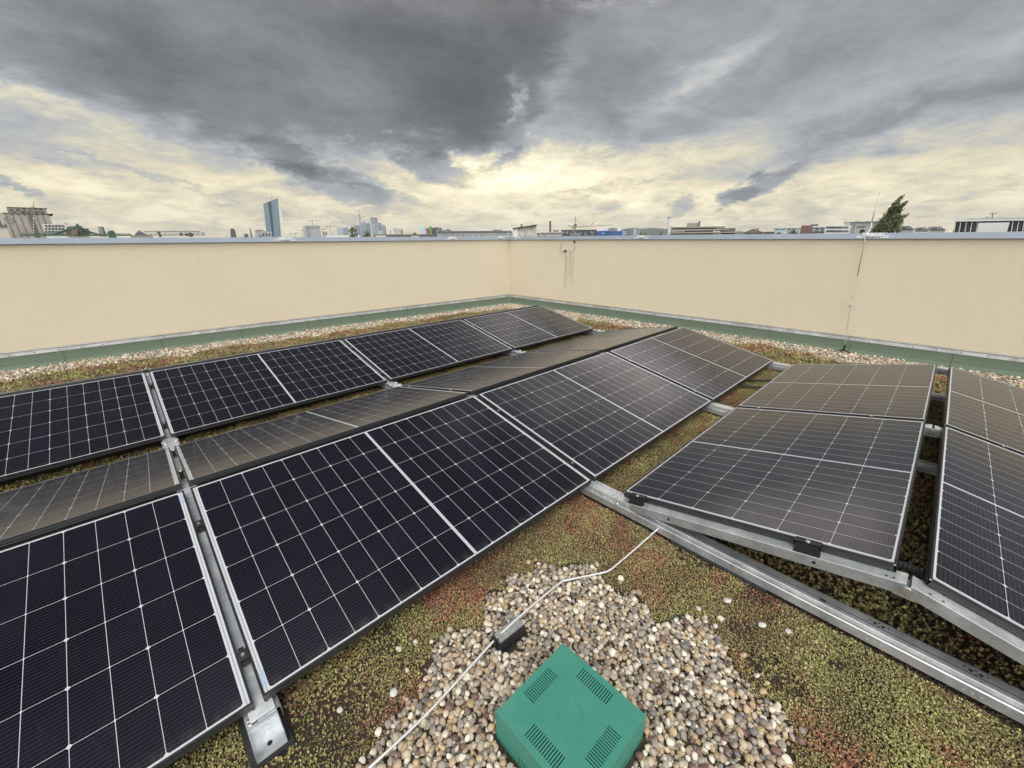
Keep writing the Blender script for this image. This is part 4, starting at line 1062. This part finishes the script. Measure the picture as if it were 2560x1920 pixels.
m_ = MB(); a_, b_, z0, z1 = S.rect(328, 379, 576.3, 590); ax = (S.P(348, 577)[0]); m_.add([(a_,-2,z0-.3),(b_,-2,z0-.3),(b_,7,z0-.3),(a_,7,z0-.3),(ax,2.5,z1)], [(0,1,4),(1,2,4),(2,3,4),(3,0,4),(0,3,2,1)]); m_.build('glass_roof', CM['glass'], S.root)
m_ = MB(); [m_.cyl(p_, (ax, 2.5, z1), .12, seg=5) for p_ in ((a_,-2,z0-.3),(b_,-2,z0-.3),(b_,7,z0-.3))]; m_.build('ridge_bars', CM['steel'], S.root); S.box('base', CM['conc'], 326, 381, 589, None, -2.2, 7.2)
S = Site('lattice_boom', 'long horizontal lattice boom lying just above the left wall coping', 'crane', 435, 75)
pts0 = [S.P(px, 578.6) for px in np.linspace(360, 500, 25)]; pts1 = [S.P(px, 587) for px in np.linspace(366, 510, 25)]
m_ = MB(); 
for q in (0, .7):
    m_.cyl((pts0[0][0], q, pts0[0][1]), (pts0[-1][0], q, pts0[-1][1]), .045, seg=5); m_.cyl((pts1[0][0], q, pts1[0][1]), (pts1[-1][0], q, pts1[-1][1]), .055, seg=5)
    for i in range(24): a_ = pts0[i] if i % 2 else pts1[i]; b_ = pts1[i+1] if i % 2 else pts0[i+1]; m_.cyl((a_[0], q, a_[1]), (b_[0], q, b_[1]), .028, seg=4)
m_.build('truss', CM['steel'], S.root); S.rod('support', CM['dgrey'], (402, 592), (394, 577.5), .16, .3); S.box('trolley', CM['dgrey'], 450, 457, 582, 590, .1, .6)
for px, r_ in ((467, .20), (477, .30)): m_ = MB(); a_, z_ = S.P(px, 587); m_.cyl((a_, -.1, z_), (a_, .5, z_), r_, seg=14); m_.build('cable_drum', CM['dgrey'], S.root)
S.box('end_box', CM['grey'], 506, 513, 580.5, 588, 0, .8)
S = Site('slender_tower', 'dark leaning tower block with a curved top left of the glass tower', 'tower', 585, 700); S.poly('body', stripes('dark_tower_grid', (.10, .095, .10), (.04, .04, .045), 3, 3.4, .5, .5), [(576, 571), (582, 571), (587, 574), (594, 600), (594, 700), (578, 700), (577, 600)], 0, 20)
S = Site('teal_building', 'tiny teal building just above the coping', 'building', 615, 500); S.box('wall', CM['glass'], 610, 620.5, 585, None, 0, 12); S.box('roof', CM['grey'], 611.5, 618.5, 583.6, 585, 1, 8)
S = Site('leaning_pylon', 'thin dark leaning pylon left of the glass tower', 'pylon', 627, 420); S.poly('blade', CM['cdark'], [(623.5, 569), (625.5, 569), (631.5, 592), (632, 680), (625, 680), (626.5, 590)], 0, 1.2)
S = Site('stone_hall', 'grey stone hall with arched dark windows before the glass tower', 'building', 660, 420); S.poly('wall', CM['grey'], [(638, 575.5), (652, 575.5), (653.5, 573), (663, 578), (679, 579.5), (680, 700), (639, 700)], 0, 30); S.windows(CM['dark'], 655, 677, 583, 591, 3, 1, .5, .9); S.box('cornice', CM['conc'], 637, 653, 574.8, 576, -.6, 31)
tree('roadside_tree', 'small dark tree in front of the grey stone hall', 650, 330, 644, 658, 584, 3, LEAFD, 500)
# twin glass tower
S = Site('glass_tower', 'tall blue glass twin tower with a dark slot and slanted top', 'tower', 688, 1900)
zt1 = lambda px, py: S.P(px, py)
S.poly('left_shaft', CM['tower'], [(658, 508.5), (669.5, 505.5), (681.5, 592), (681.5, 640), (671, 640), (667, 592)], 0, 55)
S.poly('slot', CM['towerd'], [(669.3, 505), (678.5, 501.5), (688, 592), (688, 640), (680, 640), (680, 592)], 3, 50)
S.poly('right_shaft', CM['tower'], [(678, 501.8), (694.5, 495.5), (702.5, 592), (703, 640), (686.5, 640), (686, 592)], -3, 55)
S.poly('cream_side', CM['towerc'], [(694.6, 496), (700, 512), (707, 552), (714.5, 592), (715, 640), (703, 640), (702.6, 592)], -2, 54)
S.rod('antenna', CM['steel'], (680, 499), (678.6, 488), 1.0, 20, None, .5)
def crane_(label, x, ytop, yb, xj0, xj1, D):
    S = Site('tower_crane', label, 'crane', x, D, 'tower cranes over the city'); u = D/1012.0
    S.rod('mast', CM['steel'], (x+1, yb), (x, ytop), .45*u); S.rod('jib', CM['steel'], (x, ytop+1), (xj1, ytop), .42*u, 1, None, .25*u); S.rod('counter_jib', CM['steel'], (x, ytop+1), (xj0, ytop+2), .5*u)
    S.box('counterweight', CM['dgrey'], min(xj0, xj0+2.2), max(xj0, xj0+2.2), ytop+1, ytop+3.6, 0, 2*u); S.rod('tie_bar', CM['steel'], (x, ytop-2.2), (x, ytop+1.5), .3*u); return S
crane_('tower crane rising above the grey hotel block', 780.5, 551, 564, 772, 803, 1500)
crane_('tall tower crane with a long jib right of the grey hotel block', 825, 564, 590, 815.5, 846, 1400)
crane_('low tower crane just right of the hotel block with a small block below', 809.5, 571.5, 582, 802.5, 823, 1300)
crane_('tower crane left of the hotel with its jib pointing left', 756, 575, 593, 759, 742, 1500)
crane_('lowest tower crane right of the twin glass tower', 738.5, 583, 594, 724, 752, 1600)
S = Site('hotel_block', 'grey high-rise hotel block with a row of light top windows', 'building', 781, 1300)
S.box('wall', CM['hotel'], 762, 801.5, 563.5, None, 0, 30); S.box('side_wing', CM['grey'], 759, 768, 566, None, -6, 20); S.box('top_band', CM['dgrey'], 763, 797, 566.3, 569.6, -.8, 0)
for i in range(7): S.box('top_window', CM['white'], 764+i*4.5, 766.3+i*4.5, 566.8, 569, -1.4, -.7)
S = Site('plant_block', 'small grey concrete block below the low tower crane', 'building', 812, 1200); S.box('wall', CM['grey'], 806, 819, 579, None, 0, 14); S.windows(CM['dark'], 807, 818, 580.5, 588, 3, 2)
S = Site('low_hall', 'long low pale hall between the hotel and the skyline', 'building', 845, 900); S.box('wall', CM['white'], 815, 900, 588.3, None, 0, 40); S.poly('roof_hump', CM['grey'], [(826, 588.5), (831, 585), (834, 584.8), (841, 588.5)], 5, 30); S.box('ridge', CM['grey'], 815, 900, 587.6, 588.4, 2, 38)
# skyline
def high(label, x0, x1, y, mt, D=4200, top=None, d1=45):
    S = Site('high_rise', label, 'skyscraper', (x0+x1)/2, D, 'high-rise towers of the skyline'); S.box('shaft', CM[mt], x0, x1, y, None, 0, d1)
    if top: S.box('crown', CM[top[0]], top[1], top[2], top[3], y, 8, d1-8)
    return S
high('wide pale high-rise with twin shafts, leftmost of the skyline behind the dark tree', 843, 858, 570, 'sky1', 3600, ('sky2', 846, 852, 568.6))
high('blue grey high-rise with a stepped top left of the dark tree', 858, 872, 569, 'sky3', 3700, ('sky1', 866, 870, 566.5))
high('grey high-rise just right of the dark tree', 888, 900, 563.5, 'sky2', 3900, ('sky1', 889, 895, 562.6))
S = high('slim spire tower with a reddish mast, the tallest point of the skyline', 899, 904.5, 548, 'sky1', 4300); S.rod('red_mast', CM['brick'], (900.5, 549), (898, 534), 5, 20, None, 3); S.rod('antenna', CM['steel'], (898, 534.5), (897.3, 522), 1.6, 20, None, .8)
high('broad pale tower right of the spire with a stepped top', 903.5, 915, 556, 'sky3', 4250, ('sky2', 907.5, 913, 553.5))
high('dark slab tower between the spire group and the round tower', 915, 927, 558.5, 'sky2', 4100, ('sky2', 917, 924, 557.2))
S = Site('high_rise', 'cylindrical tower with a flat round top in the skyline', 'skyscraper', 937, 4350, 'high-rise towers of the skyline')
a_, b_, z0, z1 = S.rect(929, 945, 544.5, None); m_ = MB(); m_.cyl(((a_+b_)/2, 30, 0), ((a_+b_)/2, 30, z1), (b_-a_)/2, seg=24); m_.build('shaft', CM['sky3'], S.root); m_ = MB(); m_.cyl(((a_+b_)/2, 30, z1-9), ((a_+b_)/2, 30, z1+2), (b_-a_)/2+1.5, seg=24); m_.build('crown', CM['sky2'], S.root)
high('light tower in front of the round tower, left half', 928.5, 938, 560, 'sky1', 3950)
high('pale slab in front of the round tower, right half', 938, 950, 557.5, 'sky3', 3900)
high('narrow dark tower right of the round tower', 948, 954.5, 557, 'sky2', 4200)
high('stepped grey tower near the right end of the skyline', 954, 961, 561.5, 'sky1', 4150)
high('slim tower at the right end of the skyline', 961, 966, 564, 'sky3', 4100)
high('low pale block at the foot of the skyline', 945, 957, 576, 'sky1', 3300)
tree('dark_tree', 'dark pointed tree standing in the gap of the skyline', 881, 420, 871, 893, 565.5, 5, LEAFD, 1300)
tree('dark_tree', 'lower dark tree in front of the pale tower right of the spire', 916, 430, 906, 928, 577, 6, LEAFD, 1000)
S = Site('apartment_block', 'small cream apartment block with balconies right of the skyline', 'building', 996, 900); S.box('wall', CM['frameb'], 983.5, 1001, 571, None, 0, 14); S.box('wing', CM['cream'], 1001, 1008.5, 573, None, 1, 13); S.windows(CM['dark'], 1001.5, 1008, 574, 585, 2, 3)
S = Site('rail_hall', 'long dark flat roof with rooflights running below the skyline', 'building', 1020, 380); S.box('roof', CM['cdark'], 935, 1085, 586.4, None, 0, 40); S.box('parapet', CM['conc'], 935, 1085, 585.8, 586.6, -.4, 0); S.box('rooflight', CM['glass'], 1033, 1041, 581.5, 586, 5, 14); S.box('vent', CM['steel'], 975, 977, 575.5, 586, 5, 6); S.box('pale_shed', CM['cream'], 1028, 1046, 590, None, -8, -3); S.box('pale_shed', CM['cream'], 940, 966, 589, None, -7, -3)
S = Site('mixed_office_block', 'office block in four colours, glass, red, green and dark grey', 'building', 1078, 560)
S.box('glass_wing', stripes('pale_glass', (.45, .53, .57), (.25, .33, .38), 3, 3.5, .5, .5, .2), 1050.5, 1066, 566, None, 2, 20); S.box('red_wing', CM['red'], 1066.5, 1073, 570.5, None, 0, 16); S.box('green_wing', CM['lime'], 1073, 1080, 565.8, None, -2, 16); S.box('dark_wing', CM['dgrey'], 1080, 1105, 569.5, None, 0, 18)
S.windows(CM['grey'], 1090, 1104, 571, 587, 1, 5, .9, .35); S.box('roof_plant', CM['steel'], 1087, 1096, 567.3, 569.5, 5, 12)
S = Site('white_annexe', 'small white flat-roofed house with a chimney behind the long warehouse', 'building', 1117, 400); S.box('wall', CM['white'], 1106, 1128.5, 576, None, 0, 10); S.box('roof', CM['roof'], 1105, 1129.5, 575, 576, -.5, 10.5); S.box('chimney', CM['roof'], 1118, 1122, 572, 575, 3, 5); S.windows(CM['dark'], 1109, 1127, 577, 583, 2, 1, .3, .8)
S = Site('warehouse', 'long white warehouse with a dark grey pitched roof left of the wall corner', 'warehouse', 1190, 150)
S.box('wall', CM['white'], 1093, 1282, 584.5, None, 0, 18); a_ = [S.P(1092, 586), S.P(1283, 583)]; m_ = MB(); zA = S.P(1190, 586.2)[1]; zB = S.P(1190, 576.3)[1]
m_.prism([(-.5, zA), (9, zB), (18.5, zA)], 'x', S.P(1092, 585)[0], S.P(1283, 585)[0]); rfo = m_.build('roof', CM['dgrey'], S.root)
for px in (1108, 1118.5, 1132, 1146, 1160, 1175, 1189, 1204, 1228, 1243, 1258, 1273): S.box('window', CM['grey'], px-4.6, px+4.6, 589.5, 597, -.1, .05)
for px in (1158, 1215): S.box('downpipe', CM['dgrey'], px-.5, px+.5, 587, None, -.2, 0)
S.box('roof_plant', CM['steel'], 1236, 1258, 572.5, 577.5, 7, 11, rfo); S.box('roof_plant', CM['white'], 1245, 1254, 569, 572.5, 8, 10, rfo)
S = Site('plaster_house', 'stained off-white gable house with a sloping roof and brick chimney at the corner', 'house', 1312, 95)
S.poly('wall', simple('stained_plaster', (.46, .43, .37), .9, 0, .45, .5), [(1294, 570), (1341, 562.8), (1341.5, 600), (1341.5, 760), (1294, 760)], 0, 14); S.poly('white_wing', CM['white'], [(1283, 572), (1294, 570.2), (1294, 760), (1283, 760)], -.2, 13)
S.poly('roof_edge', CM['roof'], [(1281.5, 570.5), (1342, 561.3), (1342, 563), (1281.5, 572.4)], -.6, 14.4); S.box('chimney', CM['brick'], 1301.5, 1306, 559.5, 569, 2, 4); S.windows(CM['dark'], 1286, 1291, 574, 577.5, 1, 1, .6, .9); S.windows(CM['grey'], 1286, 1291, 586, 596, 1, 1, .8, .9)
for (px, w_) in ((1300, 4), (1311, 5), (1325, 4)): S.box('bricked_up_window', CM['conc'], px-w_/2, px+w_/2, 587, 596, -.06, .02)
S = Site('brick_chimney', 'tall thin red brick factory chimney right of the plaster house', 'chimney', 1376, 260); S.rod('shaft', CM['brick'], (1376, 760), (1375.6, 553.5), 1.25, 0, None, .55); S.rod('cap', CM['cdark'], (1375.6, 555), (1375.6, 552.8), .68, 0)
S = Site('framed_block', 'pale open-framed office block behind the brick chimney', 'building', 1378, 240); S.box('wall', CM['dgrey'], 1352, 1404, 580.5, None, 1, 14); 
for px in np.linspace(1352, 1403, 11): S.box('column', CM['white'], px-.7, px+.7, 580.5, None, 0, 1)
for py in (580, 588): S.box('beam', CM['white'], 1352, 1404, py, py+1.4, -.2, 1)
S.box('roof_block', CM['steel'], 1383, 1397, 574.8, 580, 3, 9)
S = Site('grey_shed', 'narrow grey shed beside the plaster house', 'building', 1347, 200); S.box('wall', CM['steel'], 1342, 1351, 583.5, None, 0, 8); S.box('roof', CM['roof'], 1341.5, 1351.5, 582.6, 583.6, -.3, 8.3)
tree('street_tree', 'round green tree at the foot of the brick chimney', 1361, 190, 1353, 1369, 586, 8, None, 600)
S = Site('dark_office_block', 'dark grey office block with scattered white window strips', 'building', 1448, 260); S.box('wall', CM['dgrey'], 1403, 1493, 575, None, 0, 20)
r9 = random.Random(4)
for i in range(26): px = 1406+i*3.3; y0 = r9.uniform(577, 584); S.box('window', CM['white'] if r9.random() < .6 else CM['dark'], px-.45, px+.45, y0, y0+r9.uniform(4, 8), -.15, .05)
S.box('roof_edge', CM['steel'], 1402.5, 1493.5, 574.2, 575.2, -.3, 20.3)
S = Site('yellow_crane', 'yellow tower crane standing before the dark office block', 'crane', 1433, 190); m_ = MB(); xa, xb, z0, z1 = S.rect(1430, 1436, 566, None)
for q in (0, 1.2):
    for xx in (xa, xb): m_.cyl((xx, q, 0), (xx, q, z1), .13, seg=4)
    for i in range(30):
        za = z1-1.1*i; zb_ = za-1.1; m_.cyl((xa if i % 2 else xb, q, za), (xb if i % 2 else xa, q, zb_), .08, seg=4)
m_.build('mast', CM['yellow'], S.root); S.box('cab', CM['yellow'], 1430, 1437, 566, 571, -.5, 1.6); S.rod('jib', CM['yellow'], (1436, 567.5), (1534, 562), .18, .6, None, .10); S.rod('counter_jib', CM['steel'], (1432, 567.5), (1420, 563), .12, .6); S.rod('luffing_boom', CM['steel'], (1476, 565), (1489, 551.5), .10, .6); S.rod('tie_rope', CM['steel'], (1441, 553.5), (1466, 565), .05, .6)
S = Site('radio_mast', 'slim radio mast with a platform above the dark office block', 'mast', 1438, 900); S.rod('shaft', CM['steel'], (1437, 640), (1438.5, 541), 2.0, 0, None, .7); S.box('platform', CM['dgrey'], 1434, 1442, 561, 566, -4, 4)
S = Site('blue_building', 'bright blue industrial building with a white upper storey', 'building', 1524, 230)
S.box('blue_wing', CM['blue'], 1492.5, 1524, 577, None, 0, 22); S.box('blue_block', CM['blue'], 1522, 1556, 578.2, None, -3, 22); S.box('upper_storey', CM['white'], 1491.5, 1552, 568, 578, 6, 26); S.windows(CM['white'], 1526, 1548, 580.5, 585, 5, 1, .6, .9); S.box('roof_plant', CM['steel'], 1521, 1543, 570, 577.5, 0, 5); S.box('round_sign', CM['white'], 1506.5, 1509.5, 582, 585, -.15, 0)
S.box('end_wing', CM['white'], 1556, 1564, 578.5, None, 3, 18); S.windows(CM['dark'], 1557, 1563.5, 579.5, 590, 2, 2, .5, .6)
S = Site('twin_tower_block', 'pale blue grey tower block against the distant hills', 'tower', 1591, 1700); S.box('shaft', CM['sky1'], 1584, 1590.5, 571.5, None, 0, 16); S.box('shaft', CM['sky2'], 1590, 1599.5, 572.5, None, 3, 18); S.box('roof_plant', CM['steel'], 1588, 1595, 570.4, 572.4, 5, 12)
# distant hills
hm = MB(); Dh = 9000.0; hp = []
prof = [(1440, 590), (1500, 583), (1552, 574.5), (1572, 570.5), (1588, 569.5), (1602, 572), (1622, 570.3), (1640, 570), (1662, 572), (1700, 573), (1770, 577), (1850, 578.5), (1960, 583), (2050, 586), (2140, 590)]
rows_ = []
for (px, py) in prof:
    v = ray(px, py); k = Dh/math.hypot(v.x, v.y); p = CAM + v*k; h_ = Vector((v.x, v.y, 0)).normalized()
    rows_.append([(p.x-h_.x*1800, p.y-h_.y*1800, CITY), (p.x-h_.x*900, p.y-h_.y*900, CITY+(p.z-CITY)*.55), (p.x, p.y, p.z), (p.x+h_.x*1600, p.y+h_.y*1600, CITY)])
vs = [q for r_ in rows_ for q in r_]; fs = [(i*4+j, (i+1)*4+j, (i+1)*4+j+1, i*4+j+1) for i in range(len(rows_)-1) for j in range(3)]
hm.add(vs, fs); tag(hm.build('hills', CM['hill'], smooth=True), kind='structure')
v = ray(1626, 567); k = 9000/math.hypot(v.x, v.y); S = Site('hilltop_mast', 'tiny mast on top of the distant blue hills', 'mast', 1626, 9000); S.rod('shaft', CM['steel'], (1626, 574), (1626, 567), 5, 0, None, 3); S.box('hut', CM['grey'], 1624.5, 1627.5, 569.5, 571.5, -8, 8)
for i, (x0, x1, y, D, lab) in enumerate(((1566, 1584, 583, 330, 'dark rounded tree left of the tower block by the hills'), (1592, 1608, 580, 320, 'green tree crown right of the tower block by the hills'), (1606, 1622, 583, 330, 'green bushy tree in the dip before the hills'), (1624, 1642, 584, 350, 'broad dark tree left of the white chimney'),
      (1640, 1664, 582.5, 340, 'dark green tree touching the white chimney'), (1650, 1656, 576, 360, 'slim pointed conifer left of the white chimney'), (1575, 1592, 586, 300, 'low shrubby tree at the blue building end'))):
    tree('leafy_tree', lab, (x0+x1)/2, D, x0, x1, y, 20+i, LEAFG if i % 2 else LEAFD, 700, 'trees below the hills')
S = Site('flat_roof_shed', 'pale flat-roofed shed in front of the trees by the hills', 'building', 1588, 210); S.box('wall', CM['cream'], 1575, 1602, 588, None, 0, 8); S.box('roof', CM['grey'], 1574, 1603, 587, 588.2, -.3, 8.3); S.windows(CM['dark'], 1577, 1600, 588.8, 591, 5, 1, .4, .8)
S = Site('white_chimney', 'thick pale grey concrete chimney left of the terraced concrete building', 'chimney', 1672, 230); S.rod('shaft', CM['white'], (1671, 760), (1673.5, 544), 1.05, 0, None, .78); S.rod('cap', CM['grey'], (1673.4, 546.5), (1673.6, 542), .92, 0)
S = Site('terraced_block', 'terraced brown concrete building with long balconies and a roof tower', 'building', 1765, 200)
S.box('core', CM['cdark'], 1676, 1838, 571, None, 1.5, 24)
for (x0, x1, y0, y1, d) in ((1675, 1792, 566.5, 569.8, 1), (1792, 1812, 567.5, 570, 3), (1676, 1822, 573, 576.5, 0), (1674, 1840, 579.5, 583, -1), (1673, 1856, 586, 589.5, -2)): S.box('balcony_slab', CM['conc'], x0, x1, y0, y1, d, 18)
S.box('roof_tower', CM['conc'], 1715.5, 1744, 556.5, 567, 5, 12); S.poly('flue', CM['cdark'], [(1742, 567), (1747, 551.5), (1751, 551.5), (1749, 567)], 5, 8); S.box('roof_house', CM['steel'], 1789, 1812.5, 565.5, 572, 2, 9)
S.windows(CM['white'], 1678, 1712, 577, 579.3, 7, 1, .5, .8); S.windows(CM['dark'], 1716, 1770, 576.8, 579.3, 11, 1, .55, .8); S.windows(CM['white'], 1782, 1800, 577, 579.3, 2, 1, .8, .8); S.windows(CM['grey'], 1678, 1735, 583.3, 585.8, 11, 1, .6, .8); S.windows(CM['white'], 1782, 1804, 583.3, 585.8, 2, 1, .8, .9); S.windows(CM['dark'], 1742, 1778, 583.2, 585.8, 8, 1, .6, .8)
for px in (1719, 1726, 1741): S.rod('antenna', CM['steel'], (px, 557), (px, 552), .05, 7)
S = Site('hip_roof_house', 'house with a brown hip roof and chimney half hidden by a tree', 'house', 1886, 190); S.box('wall', CM['cream'], 1862, 1910, 582.5, None, 1, 12)
m_ = MB(); a_, b_, z0, z1 = S.rect(1858, 1911, 571.5, 582.5); m_.add([(a_,0,z0),(b_,0,z0),(b_,13,z0),(a_,13,z0),(a_+(b_-a_)*.42,6.5,z1),(a_+(b_-a_)*.56,6.5,z1)], [(0,1,5,4),(1,2,5),(2,3,4,5),(3,0,4),(0,3,2,1)]); m_.build('roof', simple('brown_tile', (.12, .095, .075), .8), S.root)
S.box('chimney', CM['brick'], 1893, 1896.5, 569.5, 577, 5, 7); S.windows(CM['dark'], 1898, 1909, 577.5, 582, 4, 1, .45, .8); S.box('side_wing', CM['cdark'], 1909, 1937, 579, None, 2, 12); S.windows(CM['dark'], 1911, 1930, 580, 585, 6, 1, .5, .8)
for (x0, x1, y, D, lab, sd) in ((1853, 1897, 577.5, 120, 'wide olive tree covering the hip roof house', 41), (1932, 1962, 577, 125, 'green tree before the teal glass block, the left one', 42), (1962, 2003, 570.5, 125, 'larger green tree against the brick block', 43), (2139, 2175, 566.5, 80, 'bright green tree left of the lightning rod tip', 44), (2240, 2288, 576, 85, 'low green hedge-like tree right of the poplar', 45), (2300, 2350, 580, 90, 'low green shrub line before the grey houses', 46)):
    tree('leafy_tree', lab, (x0+x1)/2, D, x0, x1, y, sd, LEAFG, 1500, 'street trees along the right wall', 22)
S = Site('teal_glass_block', 'flat teal glass office block behind the green trees', 'building', 1965, 230); S.box('wall', stripes('teal_glass', (.42, .50, .50), (.16, .25, .26), 2.2, 3, .6, .6, .3), 1935, 2001, 571.5, None, 0, 15); S.box('roof', CM['grey'], 1934, 2002, 570, 571.7, -.3, 15.3)
S = Site('brick_block', 'brown brick office block with glazed wing and roof plant', 'building', 2030, 190); S.box('brick_wing', CM['brick'], 2001, 2028.5, 563.5, None, 0, 14); S.box('glazed_wing', stripes('window_band', (.42, .44, .44), (.13, .16, .18), 1.6, 3.2, .65, .55, .3), 2028.5, 2063, 567.5, None, 1, 14); S.box('roof_plant', CM['cdark'], 2027, 2046, 560, 564, 3, 8); S.box('balcony', CM['white'], 2028.5, 2063, 567, 568.5, .4, 1); S.box('plinth_band', CM['dgrey'], 2028.5, 2063, 578.8, 580.6, .6, 1)
S = Site('white_office_block', 'white grey office block with two long dark window bands', 'building', 2128, 165); S.box('wall', CM['white'], 2062, 2124, 564, None, 0, 14); S.box('tall_wing', CM['grey'], 2110, 2215, 554.5, None, 2, 20); S.box('attic', CM['grey'], 2112, 2126, 554, 563, 1.4, 4)
for y0 in (566.3, 575.5):
    for i in range(9): S.box('window', CM['dark'] if i < 6 else CM['glass'], 2066+i*6.2, 2071.4+i*6.2, y0, y0+4.6, -.12, .05)
S.box('downpipe', CM['steel'], 2134, 2136.5, 551, None, 1.6, 2); S.windows(CM['white'], 2126, 2142, 566, 582, 2, 2, .25, .25); S.box('window_band', CM['dgrey'], 2142, 2165, 565.5, 567.3, 1.85, 2.05); S.box('roof_edge', CM['steel'], 2110, 2215, 553.6, 554.8, 1.6, 20.4)
for px in (2114, 2148, 2170): S.rod('antenna', CM['steel'], (px, 555), (px, 548.5), .06, 5)
# wind-bent poplar
S = Site('poplar_tree', 'tall dark poplar bent to the right by the wind behind the right wall', 'tree', 2222, 75)
cl = []
for (px, py, r_) in ((2186,580,9),(2196,578,11),(2208,576,12),(2222,575,13),(2234,576,11),(2196,568,9),(2208,564,12),(2222,563,13),(2236,562,11),(2206,553,8),(2218,550,11),(2230,549,11),(2241,549,8),(2219,539,8),(2229,535,10),(2238,535,8),(2228,524,7),(2237,521,8),(2246,520,6),(2236,512,6),(2241,508,5),(2245,502,4.2),(2249,497,3.2),(2252,493.5,2.2),(2253,516,4.5),(2259,511,4),(2264,507,2.6),(2247,528,5),(2246,546,5),(2254,545,3.4),(2262,542,3.2),(2267,539,1.8),(2250,556,4)):
    x_, z_ = S.P(px, py); cl.append((x_, random.Random(px*7+py).uniform(-1, 1)*r_*.07, z_, r_*S.D/FPX*.80))
def fnp(rg_):
    c = cl[rg_.choice(len(cl), p=wp__)]; d_ = rg_.normal(size=3); d_ /= np.linalg.norm(d_); return np.array(c[:3]) + d_*c[3]*(rg_.uniform(.1, 1)**.5 + max(0, rg_.normal(0, .16)))*np.array([1, 1, 1]) + np.array([.25, 0, .35])*abs(rg_.normal(0, .35))
wp__ = np.array([c[3]**2 for c in cl]); wp__ /= wp__.sum()
crown(fnp, 7500, .15, 17, LEAFD, S.root)
m_ = MB(); x0, z0 = S.P(2218, 588); 
def SP(px, py, d0=0): a_ = S.P(px, py); return (a_[0], d0, a_[1])
m_.tube([(x0-.4, 0, 0), (x0, 0, z0), SP(2224, 560), SP(2236, 525), SP(2250, 496)], [.35, .26, .2, .11, .02], 8)
for q in ((2200, 572), (2240, 556), (2262, 543), (2212, 552), (2260, 511), (2230, 530)): m_.tube([(x0, 0, z0-1), SP((2222+q[0])/2, (575+q[1])/2), SP(*q)], [.12, .07, .02], 5)
m_.build('trunk', BARK, S.root)
for (x0, x1, y, D, lab) in ((2244, 2284, 565.5, 210, 'grey terraced building right of the poplar'), (2286, 2322, 569, 230, 'pale gabled house among shrubs'), (2318, 2362, 567, 240, 'grey glazed attic house left of the frame building')):
    S = Site('apartment_building', lab, 'building', (x0+x1)/2, D); w_ = x1-x0
    S.box('wall', CM['white'] if 'pale' in lab else CM['grey'], x0, x1, y+5.5, None, 0, 14); S.poly('roof', CM['steel'], [(x0-1, y+6), (x0+w_*.12, y), (x1-w_*.25, y-1), (x1+1, y+6)], -.4, 14.4); S.windows(CM['dark'], x0+2, x1-2, y+6.5, y+11, 5, 1, .5, .7); S.box('dormer', CM['glass'], x0+w_*.3, x0+w_*.55, y+1.5, y+5, -.8, 3)
S = Site('frame_building', 'large dark glazed hall with a white raking frame and blank white panel', 'building', 2475, 110)
S.poly('glazed_body', simple('dark_glazing', (.03, .03, .05), .2, 0, .5, .6), [(2391, 553), (2700, 549), (2700, 720), (2380, 720), (2380, 581)], 1.0, 30)
S.poly('roof_beam', CM['white'], [(2388.5, 544.5), (2417, 543.2), (2417, 550), (2700, 545.5), (2700, 549.5), (2417, 553.6), (2386.5, 554.5)], -.6, 31)
S.poly('roof_slab', CM['grey'], [(2417, 545.2), (2700, 541.2), (2700, 545.2), (2417, 549.4)], 1, 29)
for px in (2387, 2400, 2414.5, 2428, 2442, 2530, 2544, 2558, 2572): S.poly('raking_column', CM['white'], [(px+1.5, 553.5), (px+3.5, 553.5), (px-2.6, 590), (px-5, 590)], -.3, .6)
for i, py in enumerate((559, 565, 571, 577)):
    for px in (2392, 2405, 2418, 2432, 2534, 2548): S.poly('floor_band', CM['grey'], [(px, py), (px+7, py-.2), (px+6.6, py+1.6), (px-.4, py+1.6)], .8, .98)
S.poly('blank_panel', CM['white'], [(2447, 557.5), (2524, 556), (2516, 584), (2440, 584)], -.7, -.35)
S.box('roof_hut', CM['steel'], 2452, 2482, 541, 545.5, 8, 14); S.poly('roof_hut', CM['grey'], [(2461, 541.5), (2465, 537.5), (2470, 538.5), (2474, 541.5)], 9, 12); S.rod('aerial', CM['steel'], (2481, 543), (2482.5, 528.5), .10, 9); S.rod('aerial', CM['steel'], (2474, 528.5), (2496, 528.3), .06, 9)

# ------------------------------------------------------------------ air
hz = MB(); hz.box(-12500, 12500, -12500, 12500, CITY-1, 420)
hmx = bpy.data.materials.new('haze_air'); hmx.use_nodes = True; ht = NT(hmx.node_tree); ht.n.clear()
pv2 = ht.node('ShaderNodeVolumePrincipled', {'Color': (.93, .96, 1.0, 1), 'Density': 4.5e-5, 'Anisotropy': .2}); ht.l.new(pv2.outputs[0], ht.node('ShaderNodeOutputMaterial').inputs['Volume'])
tag(hz.build('haze', hmx), kind='stuff')
